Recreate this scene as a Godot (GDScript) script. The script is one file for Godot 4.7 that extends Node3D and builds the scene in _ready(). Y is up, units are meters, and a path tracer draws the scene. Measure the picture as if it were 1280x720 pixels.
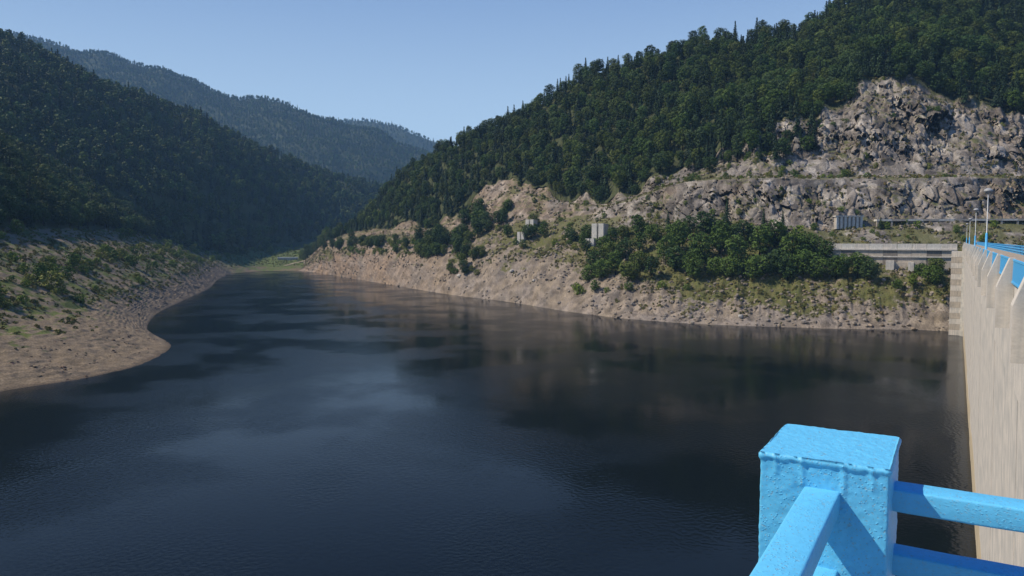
extends Node3D
# A mountain reservoir seen from a balcony on the dam crest. y is up, metres; the water lies at y = 0.

const F := 935.0            # focal length in pixels of the 1280 x 720 photograph
const EYE := 35.0           # eye above the water
const PITCH := 0.06409      # camera tilt down
const TURN := 0.5358        # the dam runs this far to the right of the view
const DECK := 33.3

var e1 := Vector3(cos(TURN), 0, sin(TURN))     # from the lake towards the dam
var e2 := Vector3(sin(TURN), 0, -cos(TURN))    # along the dam, away from the camera
var rng := RandomNumberGenerator.new()
var taken := {}
var M := {}

# ------------------------------------------------------------------ helpers
func numbered(called: String) -> String:
	if not taken.has(called):
		taken[called] = 0
		return called
	taken[called] += 1
	return "%s_%03d" % [called, taken[called]]

func tag(o: Node, label: String, category: String, group := "", kind := "") -> Node:
	if label: o.set_meta("label", label)
	if category: o.set_meta("category", category)
	if group: o.set_meta("group", group)
	if kind: o.set_meta("kind", kind)
	return o

func thing(called: String, label: String, category: String, at := Vector3.ZERO, turn := 0.0, group := "") -> Node3D:
	var o := Node3D.new()
	o.name = numbered(called)
	add_child(o)
	o.position = at
	o.rotation.y = turn
	tag(o, label, category, group)
	return o

func put(called: String, mesh: Mesh, m: Material, parent: Node = self) -> MeshInstance3D:
	var o := MeshInstance3D.new()
	o.name = numbered(called) if parent == self else called
	o.mesh = mesh
	o.material_override = m
	parent.add_child(o, true)
	return o

func structure(called: String, mesh: Mesh, m: Material, label: String, category: String) -> MeshInstance3D:
	var o := put(called, mesh, m)
	tag(o, label, category, "", "structure")
	return o

func ray(px: float, py: float) -> Vector3:
	var fw := Vector3(0, -sin(PITCH), -cos(PITCH))
	var up := Vector3(0, cos(PITCH), -sin(PITCH))
	var d := fw + Vector3.RIGHT * ((px - 640.0) / F) + up * ((360.0 - py) / F)
	return d / -d.z

func at(px: float, py: float, depth: float) -> Vector3:     # pixel and distance ahead -> place
	return Vector3(0, EYE, 0) + ray(px, py) * depth

func on_level(px: float, py: float, y := 0.0) -> Vector3:    # pixel on a level plane -> place
	var d := ray(px, py)
	return Vector3(0, EYE, 0) + d * ((y - EYE) / d.y)

func seen(p: Vector3) -> Vector2:                            # place -> pixel
	var d := p - Vector3(0, EYE, 0)
	var zc := -d.z * cos(PITCH) - d.y * sin(PITCH)
	var yc := d.y * cos(PITCH) - d.z * sin(PITCH)
	# up . d
	yc = d.y * cos(PITCH) + d.z * -sin(PITCH)
	if zc < 0.1: return Vector2(-9999, -9999)
	return Vector2(640.0 + F * d.x / zc, 360.0 - F * yc / zc)

func dam(l: float, s: float, y: float) -> Vector3:           # across and along the dam -> place
	return e1 * l + e2 * s + Vector3(0, y, 0)

func noise(kind: int, freq: float, seed_: int, octaves := 1) -> FastNoiseLite:
	var n := FastNoiseLite.new()
	n.noise_type = kind
	n.frequency = freq
	n.seed = seed_
	n.fractal_type = FastNoiseLite.FRACTAL_FBM if octaves > 1 else FastNoiseLite.FRACTAL_NONE
	n.fractal_octaves = octaves
	return n

func srgb(c: Color) -> Color:
	return c.linear_to_srgb()

# a grey picture from noise, lo..hi (sRGB values), plus specks
func grey_tex(size: int, freq: float, seed_: int, lo: float, hi: float, octaves := 5, kind := FastNoiseLite.TYPE_SIMPLEX) -> ImageTexture:
	var im: Image = noise(kind, freq, seed_, octaves).get_seamless_image(size, size)
	im.convert(Image.FORMAT_L8)
	var d := im.get_data()
	for i in d.size():
		d[i] = int(clampf(lo + (hi - lo) * d[i] / 255.0, 0.0, 1.0) * 255.0)
	var out := Image.create_from_data(size, size, false, Image.FORMAT_L8, d)
	out.convert(Image.FORMAT_RGB8)
	return ImageTexture.create_from_image(out)

func bump_tex(size: int, freq: float, seed_: int, strength: float, octaves := 4, kind := FastNoiseLite.TYPE_SIMPLEX) -> ImageTexture:
	var im: Image = noise(kind, freq, seed_, octaves).get_seamless_image(size, size)
	im.convert(Image.FORMAT_RGBA8)
	im.bump_map_to_normal_map(strength)
	return ImageTexture.create_from_image(im)

func plain(c: Color, rough: float, grain: Texture2D = null, scale_ := 1.0, bump: Texture2D = null, bump_scale := 1.0) -> StandardMaterial3D:
	var m := StandardMaterial3D.new()
	m.albedo_color = srgb(c)
	m.roughness = rough
	m.metallic_specular = 0.3
	if grain:
		m.albedo_texture = grain
	if bump:
		m.normal_enabled = true
		m.normal_texture = bump
		m.normal_scale = bump_scale
	if grain or bump:
		m.uv1_triplanar = true
		m.uv1_world_triplanar = true
		m.uv1_scale = Vector3.ONE * scale_
	return m

func make_materials() -> void:
	var grain := grey_tex(512, 0.02, 3, 0.62, 1.0)
	var fine := grey_tex(512, 0.05, 8, 0.7, 1.0)
	M.land = plain(Color(1, 1, 1), 0.95, grain, 1.0 / 9.0, bump_tex(512, 0.03, 5, 6.0), 1.0)
	M.land.vertex_color_use_as_albedo = true
	M.rock = plain(Color(1, 1, 1), 0.9, grain, 0.25)
	M.rock.vertex_color_use_as_albedo = true
	M.leaf = plain(Color(1, 1, 1), 0.65)
	M.leaf.vertex_color_use_as_albedo = true
	M.leaf.metallic_specular = 0.25
	M.leaf.backlight = Color(0.25, 0.25, 0.25)
	M.leaf.backlight_enabled = true
	M.bark = plain(Color(0.10, 0.075, 0.055), 0.9, grain, 0.5)
	M.tints = []
	for c in [Color(0.052, 0.094, 0.018), Color(0.066, 0.112, 0.020), Color(0.044, 0.082, 0.022), Color(0.086, 0.118, 0.022), Color(0.056, 0.092, 0.030), Color(0.036, 0.066, 0.018)]:
		var m: StandardMaterial3D = M.leaf.duplicate()
		m.albedo_color = srgb(c)
		M.tints.append(m)
	M.spruce_tints = []
	for c in [Color(0.024, 0.048, 0.020), Color(0.030, 0.056, 0.022), Color(0.020, 0.040, 0.019)]:
		var m: StandardMaterial3D = M.leaf.duplicate()
		m.albedo_color = srgb(c)
		m.backlight_enabled = false
		M.spruce_tints.append(m)
	M.bush_tints = []
	for c in [Color(0.125, 0.180, 0.026), Color(0.080, 0.130, 0.025), Color(0.165, 0.185, 0.038)]:
		var m: StandardMaterial3D = M.leaf.duplicate()
		m.albedo_color = srgb(c)
		M.bush_tints.append(m)
	var cg := concrete_grain()
	M.concrete = plain(Color(0.75, 0.71, 0.645), 0.9, cg, 1.0 / 14.0, bump_tex(512, 0.08, 12, 3.0), 0.12)
	M.concrete_grey = plain(Color(0.58, 0.52, 0.44), 0.9, cg, 1.0 / 11.0)
	M.concrete_pale = plain(Color(0.78, 0.76, 0.70), 0.85, cg, 1.0 / 9.0)
	M.concrete_ochre = plain(Color(0.70, 0.59, 0.41), 0.85, cg, 1.0 / 14.0)
	M.concrete_dark = plain(Color(0.27, 0.245, 0.215), 0.9, cg, 1.0 / 8.0)
	M.pavement = plain(Color(0.46, 0.38, 0.29), 0.9, fine, 0.6)
	M.asphalt = plain(Color(0.17, 0.165, 0.16), 0.9, fine, 0.3)
	M.dirt_track = plain(Color(0.45, 0.38, 0.27), 0.95, grain, 0.2)
	M.blue = plain(Color(0.075, 0.36, 0.74), 0.42, fine, 1.4)
	M.blue.metallic_specular = 0.45
	M.blue_steel = plain(Color(0.10, 0.43, 0.76), 0.45)
	M.white_steel = plain(Color(0.70, 0.72, 0.73), 0.4)
	M.lamp_grey = plain(Color(0.30, 0.31, 0.32), 0.4)
	M.paint = painted_concrete()
	M.rust = plain(Color(0.16, 0.085, 0.05), 0.8, fine, 3.0)

func concrete_grain() -> ImageTexture:
	# fine speckle, soft blotches and long vertical runs of lime and dirt
	var size := 1024
	var a: PackedByteArray = l8(noise(FastNoiseLite.TYPE_SIMPLEX, 0.006, 31, 4).get_seamless_image(size, size))
	var b: PackedByteArray = l8(noise(FastNoiseLite.TYPE_SIMPLEX, 0.12, 32, 3).get_seamless_image(size, size))
	var runs: PackedByteArray = l8(noise(FastNoiseLite.TYPE_SIMPLEX, 0.028, 33, 4).get_seamless_image(size, size))
	var out := PackedByteArray()
	out.resize(size * size * 3)
	for y in size:
		for x in size:
			var i := y * size + x
			# runs: the picture is read with y squeezed, so the marks come out long and upright
			var r: float = runs[int(y / 16.0) * size + x] / 255.0
			var g := 0.74 + 0.13 * (a[i] / 255.0) + 0.05 * (b[i] / 255.0) + 0.2 * (r - 0.5)
			var warm := 0.03 * (r - 0.5) + 0.02 * (a[i] / 255.0 - 0.5)
			out[i * 3] = int(clampf(g + warm, 0, 1) * 255)
			out[i * 3 + 1] = int(clampf(g, 0, 1) * 255)
			out[i * 3 + 2] = int(clampf(g - warm, 0, 1) * 255)
	return ImageTexture.create_from_image(Image.create_from_data(size, size, false, Image.FORMAT_RGB8, out))

func l8(im: Image) -> PackedByteArray:
	im.convert(Image.FORMAT_L8)
	return im.get_data()

func painted_concrete() -> StandardMaterial3D:
	# thick blue paint over rough concrete: pimples, brush ridges, a few chips down to grey
	var size := 1024
	var lumps: PackedByteArray = l8(noise(FastNoiseLite.TYPE_SIMPLEX, 0.012, 41, 4).get_seamless_image(size, size))
	var pits: PackedByteArray = l8(noise(FastNoiseLite.TYPE_CELLULAR, 0.035, 42).get_seamless_image(size, size))
	var where: PackedByteArray = l8(noise(FastNoiseLite.TYPE_SIMPLEX, 0.008, 43, 3).get_seamless_image(size, size))
	var chips: PackedByteArray = l8(noise(FastNoiseLite.TYPE_SIMPLEX, 0.03, 44, 4).get_seamless_image(size, size))
	var col := PackedByteArray()
	col.resize(size * size * 3)
	var hgt := PackedByteArray()
	hgt.resize(size * size)
	for i in size * size:
		var w := smoothstep(0.42, 0.6, where[i] / 255.0)
		var pit := smoothstep(0.25, 0.0, pits[i] / 255.0) * w
		var chip := maxf(smoothstep(0.80, 0.84, chips[i] / 255.0), 0.7 * smoothstep(0.80, 0.86, where[i] / 255.0) * smoothstep(0.5, 0.6, chips[i] / 255.0))
		var h := 0.5 + 0.14 * (lumps[i] / 255.0 - 0.5) + 0.25 * pit - 0.25 * chip
		hgt[i] = int(clampf(h, 0, 1) * 255)
		var v := 0.95 + 0.06 * (lumps[i] / 255.0 - 0.5)
		var base := Color(0.38 * v, 0.75 * v, 0.92 * v)
		base = base.lerp(Color(0.52, 0.62, 0.68), chip * 0.8)
		col[i * 3] = int(clampf(base.r, 0, 1) * 255)
		col[i * 3 + 1] = int(clampf(base.g, 0, 1) * 255)
		col[i * 3 + 2] = int(clampf(base.b, 0, 1) * 255)
	var him := Image.create_from_data(size, size, false, Image.FORMAT_L8, hgt)
	him.convert(Image.FORMAT_RGBA8)
	him.bump_map_to_normal_map(14.0)
	var m := StandardMaterial3D.new()
	m.albedo_texture = ImageTexture.create_from_image(Image.create_from_data(size, size, false, Image.FORMAT_RGB8, col))
	m.normal_enabled = true
	m.normal_texture = ImageTexture.create_from_image(him)
	m.normal_scale = 0.8
	m.roughness = 0.5
	m.metallic_specular = 0.45
	m.uv1_triplanar = true
	m.uv1_scale = Vector3.ONE * 2.2
	return m

func water_material() -> StandardMaterial3D:
	# wind ripples: short waves whose height comes and goes in long patches
	var size := 2048
	var w1 := noise(FastNoiseLite.TYPE_SIMPLEX, 0.16, 51, 3)
	var rip: PackedByteArray = l8(w1.get_seamless_image(size, size))
	var pn := noise(FastNoiseLite.TYPE_SIMPLEX, 0.0035, 52, 4)
	var patch: PackedByteArray = l8(pn.get_seamless_image(size, size))
	for i in size * size:
		var k := smoothstep(70.0, 190.0, float(patch[i]))
		rip[i] = int(128.0 + (rip[i] - 128.0) * (0.3 + 0.7 * k))
		patch[i] = int(255.0 * (0.09 + 0.11 * k))
	var him := Image.create_from_data(size, size, false, Image.FORMAT_L8, rip)
	him.convert(Image.FORMAT_RGBA8)
	him.bump_map_to_normal_map(2.4)
	var rim := Image.create_from_data(size, size, false, Image.FORMAT_L8, patch)
	rim.resize(1024, 1024)
	var m := StandardMaterial3D.new()
	m.albedo_color = srgb(Color(0.004, 0.007, 0.010))
	m.metallic_specular = 0.2
	m.roughness = 1.0
	m.roughness_texture = ImageTexture.create_from_image(rim)
	m.normal_enabled = true
	m.normal_texture = ImageTexture.create_from_image(him)
	m.normal_scale = 0.09
	m.uv1_triplanar = true
	m.uv1_world_triplanar = true
	m.uv1_scale = Vector3.ONE / 340.0
	return m

# ------------------------------------------------------------------ solid shapes
# a box given by its eight corners: bottom four (counter-clockwise seen from above) and top four
func eight(st: SurfaceTool, b: Array, t: Array) -> void:
	var q := func(a: Vector3, c: Vector3, d: Vector3, e: Vector3):
		var n := -(c - a).cross(d - a).normalized()
		for v in [a, c, d, a, d, e]:
			st.set_normal(n)
			st.add_vertex(v)
	q.call(t[0], t[3], t[2], t[1])
	q.call(b[0], b[1], b[2], b[3])
	for i in 4:
		var j := (i + 1) % 4
		q.call(b[i], t[i], t[j], b[j])

func solid_start() -> SurfaceTool:
	var st := SurfaceTool.new()
	st.begin(Mesh.PRIMITIVE_TRIANGLES)
	return st

# a block in dam axes (across, along, height) with chamfered top edges
func dam_box(st: SurfaceTool, l0: float, l1: float, s0: float, s1: float, y0: float, y1: float, base := Vector3.ZERO) -> void:
	var b := []
	var t := []
	for c in [[l0, s0], [l1, s0], [l1, s1], [l0, s1]]:
		b.append(dam(c[0], c[1], y0) - base)
		t.append(dam(c[0], c[1], y1) - base)
	eight(st, b, t)

func dam_mesh(l0: float, l1: float, s0: float, s1: float, y0: float, y1: float, base := Vector3.ZERO) -> ArrayMesh:
	var st := solid_start()
	dam_box(st, l0, l1, s0, s1, y0, y1, base)
	return st.commit()

# a profile in (across, height) pushed along the dam
func dam_prism(profile: PackedVector2Array, s0: float, s1: float, base := Vector3.ZERO) -> ArrayMesh:
	var st := solid_start()
	var n := profile.size()
	for i in n:
		var a := profile[i]
		var c := profile[(i + 1) % n]
		var p := [dam(a.x, s0, a.y) - base, dam(c.x, s0, c.y) - base, dam(c.x, s1, c.y) - base, dam(a.x, s1, a.y) - base]
		var nn: Vector3 = -(p[1] - p[0]).cross(p[2] - p[0]).normalized()
		for k in [0, 1, 2, 0, 2, 3]:
			st.set_normal(nn)
			st.add_vertex(p[k])
	var tri := Geometry2D.triangulate_polygon(profile)
	for s in [s0, s1]:
		for k in range(0, tri.size(), 3):
			var c := []
			for q in 3: c.append(dam(profile[tri[k + q]].x, s, profile[tri[k + q]].y) - base)
			var nn: Vector3 = -(c[1] - c[0]).cross(c[2] - c[0]).normalized()
			if nn.dot(e2 if s == s1 else -e2) < 0.0:
				c.reverse()
				nn = -nn
			for q in c:
				st.set_normal(nn)
				st.add_vertex(q)
	return st.commit()

func box_at(o: Vector3, right: Vector3, fwd: Vector3, w: float, d: float, h: float) -> ArrayMesh:  # o: middle of the base
	var st := solid_start()
	var b := []
	var t := []
	for c in [[-1, -1], [1, -1], [1, 1], [-1, 1]]:
		var p: Vector3 = o + right * (w * 0.5 * c[0]) + fwd * (d * 0.5 * c[1])
		b.append(p)
		t.append(p + Vector3.UP * h)
	eight(st, b, t)
	return st.commit()

func lathe(profile: Array, sides := 14) -> ArrayMesh:   # [radius, height] pairs
	var st := solid_start()
	st.set_smooth_group(0)
	for i in profile.size() - 1:
		for k in sides:
			var a0 := TAU * k / sides
			var a1 := TAU * (k + 1) / sides
			var p := []
			for q in [[i, a0], [i, a1], [i + 1, a1], [i + 1, a0]]:
				p.append(Vector3(cos(q[1]) * profile[q[0]][0], profile[q[0]][1], sin(q[1]) * profile[q[0]][0]))
			for j in [0, 1, 2, 0, 2, 3]:
				st.add_vertex(p[j])
	st.index()
	st.generate_normals()
	return st.commit()

# ------------------------------------------------------------------ plants
func add_leaf(v: PackedVector3Array, n: PackedVector3Array, c: PackedColorArray, p: Vector3, out: Vector3, size: float, tone: float, tint: Color = Color(1, 1, 1)) -> void:
	var a := out.cross(Vector3(rng.randf() - 0.5, rng.randf() - 0.5, rng.randf() - 0.5)).normalized()
	var b := out.cross(a).normalized()
	var l := size * rng.randf_range(0.7, 1.3)
	var w := size * rng.randf_range(0.5, 0.9)
	var lift := out * size * 0.18
	var k := [p - a * l * 0.5 - lift, p + b * w * 0.5, p + a * l * 0.5 - lift, p - b * w * 0.5]
	var col := Color(tint.r * tone, tint.g * tone, tint.b * tone)
	for t in [[0, 1, 2], [0, 2, 3]]:
		for i in t:
			v.append(k[i])
			n.append(out)
			c.append(col)

func add_limb(v: PackedVector3Array, n: PackedVector3Array, c: PackedColorArray, a: Vector3, b: Vector3, ra: float, rb: float, col: Color) -> void:
	var d := (b - a).normalized()
	var x := d.cross(Vector3(0.3, 0.1, 1)).normalized()
	var y := d.cross(x)
	for i in 6:
		var u := x * cos(TAU * i / 6) + y * sin(TAU * i / 6)
		var w := x * cos(TAU * (i + 1) / 6) + y * sin(TAU * (i + 1) / 6)
		var q := [a + u * ra, a + w * ra, b + w * rb, b + u * rb]
		var nn := [u, w, w, u]
		for k in [0, 1, 2, 0, 2, 3]:
			v.append(q[k])
			n.append(nn[k])
			c.append(col)

func arrays(v: PackedVector3Array, n: PackedVector3Array, c: PackedColorArray) -> ArrayMesh:
	var a := []
	a.resize(Mesh.ARRAY_MAX)
	a[Mesh.ARRAY_VERTEX] = v
	a[Mesh.ARRAY_NORMAL] = n
	a[Mesh.ARRAY_COLOR] = c
	var m := ArrayMesh.new()
	m.add_surface_from_arrays(Mesh.PRIMITIVE_TRIANGLES, a)
	return m

# one tree shape, 1 unit = 1 metre; {trunk, crown, whole, height}
func broadleaf(seed_: int, height: float, width: float, low: float, blobs: int, leaves: int, leaf: float, oval := 1.0) -> Dictionary:
	rng.seed = seed_
	var v := PackedVector3Array()
	var n := PackedVector3Array()
	var c := PackedColorArray()
	var tv := PackedVector3Array()
	var tn := PackedVector3Array()
	var tc := PackedColorArray()
	var brown := Color(0.9, 0.7, 0.5)
	var lean := Vector3(rng.randf_range(-0.4, 0.4), 0, rng.randf_range(-0.4, 0.4))
	add_limb(tv, tn, tc, Vector3(0, -1.2, 0), Vector3(0, height * 0.35, 0) + lean * 0.4, height * 0.022, height * 0.016, brown)
	add_limb(tv, tn, tc, Vector3(0, height * 0.35, 0) + lean * 0.4, Vector3(0, height * 0.85, 0) + lean, height * 0.016, height * 0.004, brown)
	var mid := height * (low + 1.0) * 0.5
	var half := height * (1.0 - low) * 0.5
	for b in blobs:
		var t := (b + 0.5) / blobs
		var ang := b * 2.39996 + rng.randf_range(-0.4, 0.4)
		var hh := lerpf(-0.92, 0.86, t)
		var rr: float = pow(maxf(0.0, 1.0 - absf(hh) ** 2.2), 0.5 * oval) * rng.randf_range(0.45, 0.78)
		if t > 0.93: rr *= 0.3
		var o := Vector3(cos(ang) * rr * width * 0.5, mid + hh * half * 0.86, sin(ang) * rr * width * 0.5) + lean * t
		var r := width * rng.randf_range(0.16, 0.29)
		if b % 4 == 0:
			add_limb(tv, tn, tc, Vector3(0, height * lerpf(0.3, 0.6, t), 0) + lean * t * 0.5, o, height * 0.008, height * 0.003, brown)
		var tone_b := rng.randf_range(0.82, 1.18)
		for k in leaves:
			var d := Vector3(rng.randfn(), rng.randfn() * 0.9 + 0.25, rng.randfn()).normalized()
			var p := o + d * r * Vector3(1, 0.8, 1) * rng.randf_range(0.72, 1.12)
			var out := (d + Vector3(rng.randf() - 0.5, rng.randf() - 0.5, rng.randf() - 0.5) * 0.8).normalized()
			add_leaf(v, n, c, p, out, leaf, tone_b * rng.randf_range(0.8, 1.2))
	var whole := [v.duplicate(), n.duplicate(), c.duplicate()]
	whole[0].append_array(tv)
	whole[1].append_array(tn)
	whole[2].append_array(tc)
	return {"trunk": arrays(tv, tn, tc), "crown": arrays(v, n, c), "whole": arrays(whole[0], whole[1], whole[2]), "height": height}

func conifer(seed_: int, height: float, width: float, levels: int, leaf: float) -> Dictionary:
	rng.seed = seed_
	var v := PackedVector3Array()
	var n := PackedVector3Array()
	var c := PackedColorArray()
	var tv := PackedVector3Array()
	var tn := PackedVector3Array()
	var tc := PackedColorArray()
	add_limb(tv, tn, tc, Vector3(0, -1.2, 0), Vector3(0, height * 0.97, 0), height * 0.017, 0.02, Color(0.9, 0.7, 0.55))
	for lv in levels:
		var t := float(lv) / (levels - 1)
		var y := height * lerpf(0.14, 0.985, t)
		var r := width * 0.5 * pow(1.0 - t, 0.85) + 0.12
		var count := int(lerpf(11, 4, t))
		var turn := rng.randf() * TAU
		for b in count:
			var ang := turn + TAU * b / count + rng.randf_range(-0.25, 0.25)
			var rr := r * rng.randf_range(0.7, 1.15)
			var dir := Vector3(cos(ang), 0, sin(ang))
			var steps := maxi(2, int(rr / (leaf * 0.55)))
			var tone := rng.randf_range(0.75, 1.2)
			for k in steps:
				var f := (k + 0.7) / steps
				var p := Vector3(0, y, 0) + dir * rr * f - Vector3(0, rr * 0.38 * f * f, 0)
				p += Vector3(rng.randf() - 0.5, rng.randf() - 0.5, rng.randf() - 0.5) * leaf * 0.5
				var out := (Vector3.UP * 0.8 + dir * 0.7 + Vector3(rng.randf() - 0.5, rng.randf() - 0.5, rng.randf() - 0.5) * 0.9).normalized()
				add_leaf(v, n, c, p, out, leaf * 1.25, tone * rng.randf_range(0.8, 1.2))
	var whole := [v.duplicate(), n.duplicate(), c.duplicate()]
	whole[0].append_array(tv)
	whole[1].append_array(tn)
	whole[2].append_array(tc)
	return {"trunk": arrays(tv, tn, tc), "crown": arrays(v, n, c), "whole": arrays(whole[0], whole[1], whole[2]), "height": height}

func stone(seed_: int) -> ArrayMesh:    # an angular lump about 1 m across
	rng.seed = seed_
	var s := SphereMesh.new()
	s.radius = 0.5
	s.height = 1.0
	s.radial_segments = 7
	s.rings = 4
	var a := s.get_mesh_arrays()
	var v: PackedVector3Array = a[Mesh.ARRAY_VERTEX]
	var idx: PackedInt32Array = a[Mesh.ARRAY_INDEX]
	var nz := noise(FastNoiseLite.TYPE_SIMPLEX, 1.3, seed_, 2)
	var st := solid_start()
	st.set_smooth_group(-1)
	for i in idx:
		var p := v[i]
		p *= 1.0 + 0.55 * nz.get_noise_3dv(p)
		p = p.clamp(Vector3(-0.42, -0.36, -0.4), Vector3(0.4, 0.33, 0.43))
		st.add_vertex(p)
	st.generate_normals()
	return st.commit()

# ------------------------------------------------------------------ land: sheets lofted between guide lines
class Sheet:
	var p: PackedVector3Array
	var n: PackedVector3Array
	var c: PackedColorArray
	var nc: int
	var nr: int
	var seg: PackedInt32Array      # first row of each strip
	var px: PackedFloat32Array     # photograph column of each sheet column (right bank)
	func cell(i: int, j: int) -> Vector3: return p[j * nc + i]

func along(line: Array, t: float) -> Vector3:    # a guide line of Vector3(px, py, depth): smooth in between
	var k := 0
	while k < line.size() - 2 and line[k + 1].x < t: k += 1
	var a: Vector3 = line[maxi(k - 1, 0)]
	var b: Vector3 = line[k]
	var c: Vector3 = line[k + 1]
	var d: Vector3 = line[mini(k + 2, line.size() - 1)]
	var f := clampf((t - b.x) / maxf(c.x - b.x, 0.001), 0.0, 1.0)
	var lin := b.lerp(c, f)
	var m0 := Vector3.ZERO
	var m1 := Vector3.ZERO
	if c.x - a.x > 0.01: m0 = (c - a) / (c.x - a.x) * (c.x - b.x)
	if d.x - b.x > 0.01: m1 = (d - b) / (d.x - b.x) * (c.x - b.x)
	var f2 := f * f
	var f3 := f2 * f
	var cub := b * (2 * f3 - 3 * f2 + 1) + m0 * (f3 - 2 * f2 + f) + c * (-2 * f3 + 3 * f2) + m1 * (f3 - f2)
	var r := lin.lerp(cub, 0.7)
	r.x = t
	return r

# rows: world-space guide rows, each with nc points; steps: pieces between row k and k + 1
func loft(rows: Array, steps: Array, round_rows := 0.0) -> Sheet:
	var s := Sheet.new()
	s.nc = rows[0].size()
	s.seg = PackedInt32Array()
	s.p = PackedVector3Array()
	var j := 0
	for k in rows.size() - 1:
		s.seg.append(j)
		var n: int = steps[k]
		for q in n:
			var f := float(q) / n
			for i in s.nc:
				var a: Vector3 = rows[k][i]
				var b: Vector3 = rows[k + 1][i]
				var pt := a.lerp(b, f)
				if round_rows > 0.0:
					var a0: Vector3 = rows[maxi(k - 1, 0)][i]
					var b1: Vector3 = rows[mini(k + 2, rows.size() - 1)][i]
					pt = pt.lerp(a.cubic_interpolate(b, a0, b1, f), round_rows)
				s.p.append(pt)
			j += 1
	s.seg.append(j)
	for i in s.nc: s.p.append(rows[-1][i])
	s.nr = j + 1
	normals(s)
	return s

func normals(s: Sheet) -> void:
	s.n = PackedVector3Array()
	s.n.resize(s.p.size())
	for j in s.nr:
		var j0 := maxi(j - 1, 0) * s.nc
		var j1 := mini(j + 1, s.nr - 1) * s.nc
		for i in s.nc:
			var du := s.p[j * s.nc + mini(i + 1, s.nc - 1)] - s.p[j * s.nc + maxi(i - 1, 0)]
			var dv := s.p[j1 + i] - s.p[j0 + i]
			var n := du.cross(dv).normalized()
			s.n[j * s.nc + i] = n if n.y >= -0.2 else -n

func sheet_mesh(s: Sheet) -> ArrayMesh:
	var idx := PackedInt32Array()
	idx.resize((s.nc - 1) * (s.nr - 1) * 6)
	var k := 0
	for j in s.nr - 1:
		for i in s.nc - 1:
			var a := j * s.nc + i
			for q in [a, a + s.nc, a + 1, a + 1, a + s.nc, a + s.nc + 1]:
				idx[k] = q
				k += 1
	var ar := []
	ar.resize(Mesh.ARRAY_MAX)
	ar[Mesh.ARRAY_VERTEX] = s.p
	ar[Mesh.ARRAY_NORMAL] = s.n
	ar[Mesh.ARRAY_COLOR] = s.c
	ar[Mesh.ARRAY_INDEX] = idx
	var m := ArrayMesh.new()
	m.add_surface_from_arrays(Mesh.PRIMITIVE_TRIANGLES, ar)
	return m

# places spread evenly over the strips k0..k1 of a sheet, at least `gap` apart; keep(column, strip, share up the strip, place, normal) -> bool
func spread(s: Sheet, k0: int, k1: int, gap: float, tries: int, seed_: int, keep: Callable) -> Array:
	rng.seed = seed_
	var r0 := s.seg[k0]
	var r1 := s.seg[k1]
	var cum := PackedFloat32Array()
	var cells := PackedInt32Array()
	var total := 0.0
	for j in range(r0, r1):
		for i in range(0, s.nc - 2, 2):
			var a := s.cell(i, j)
			var ar := (s.cell(i + 2, j) - a).cross(s.cell(i, j + 1) - a).length()
			total += ar
			cum.append(total)
			cells.append(j * s.nc + i)
	var grid := {}
	var out := []
	for t in tries:
		var q := cum.bsearch(rng.randf() * total)
		if q >= cells.size(): continue
		var j := cells[q] / s.nc
		var i := cells[q] % s.nc
		var fi := rng.randf() * 2.0
		var fj := rng.randf()
		var a := s.cell(i, j).lerp(s.cell(i + 2, j), fi * 0.5)
		var b := s.cell(i, j + 1).lerp(s.cell(i + 2, j + 1), fi * 0.5)
		var p := a.lerp(b, fj)
		var k := k0
		while k < k1 - 1 and s.seg[k + 1] <= j: k += 1
		if not keep.call(i + fi, k, (j + fj - s.seg[k]) / float(s.seg[k + 1] - s.seg[k]), p, s.n[j * s.nc + i]): continue
		if gap > 0.0:
			var key := Vector2i(floori(p.x / gap), floori(p.z / gap))
			var ok := true
			for dx in [-1, 0, 1]:
				for dz in [-1, 0, 1]:
					for o in grid.get(key + Vector2i(dx, dz), []):
						if Vector2(o.x - p.x, o.z - p.z).length_squared() < gap * gap: ok = false
			if not ok: continue
			if not grid.has(key): grid[key] = []
			grid[key].append(p)
		out.append(p)
	return out

func scatter(called: String, mesh: Mesh, m: Material, places: Array, colors: Array, label: String, category: String) -> void:
	if places.is_empty(): return
	var mm := MultiMesh.new()
	mm.transform_format = MultiMesh.TRANSFORM_3D
	mm.use_colors = true
	mm.mesh = mesh
	mm.instance_count = places.size()
	for i in places.size():
		mm.set_instance_transform(i, places[i])
		mm.set_instance_color(i, colors[i])
	var o := MultiMeshInstance3D.new()
	o.name = numbered(called)
	o.multimesh = mm
	o.material_override = m
	add_child(o)
	tag(o, label, category, "", "stuff")

func stand(p: Vector3, size: float, tall := 1.0, tilt := 0.0) -> Transform3D:
	var b := Basis(Vector3.UP, rng.randf() * TAU).scaled(Vector3(size, size * tall, size))
	if tilt > 0.0:
		b = Basis(Vector3(rng.randf() - 0.5, 0, rng.randf() - 0.5).normalized(), rng.randf() * tilt) * b
	return Transform3D(b, p)

func tint(c: Color, spread_ := 0.25) -> Color:
	var k := 1.0 + rng.randf_range(-spread_, spread_)
	return Color(c.r * k * rng.randf_range(0.85, 1.2), c.g * k, c.b * k * rng.randf_range(0.85, 1.15))

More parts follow.
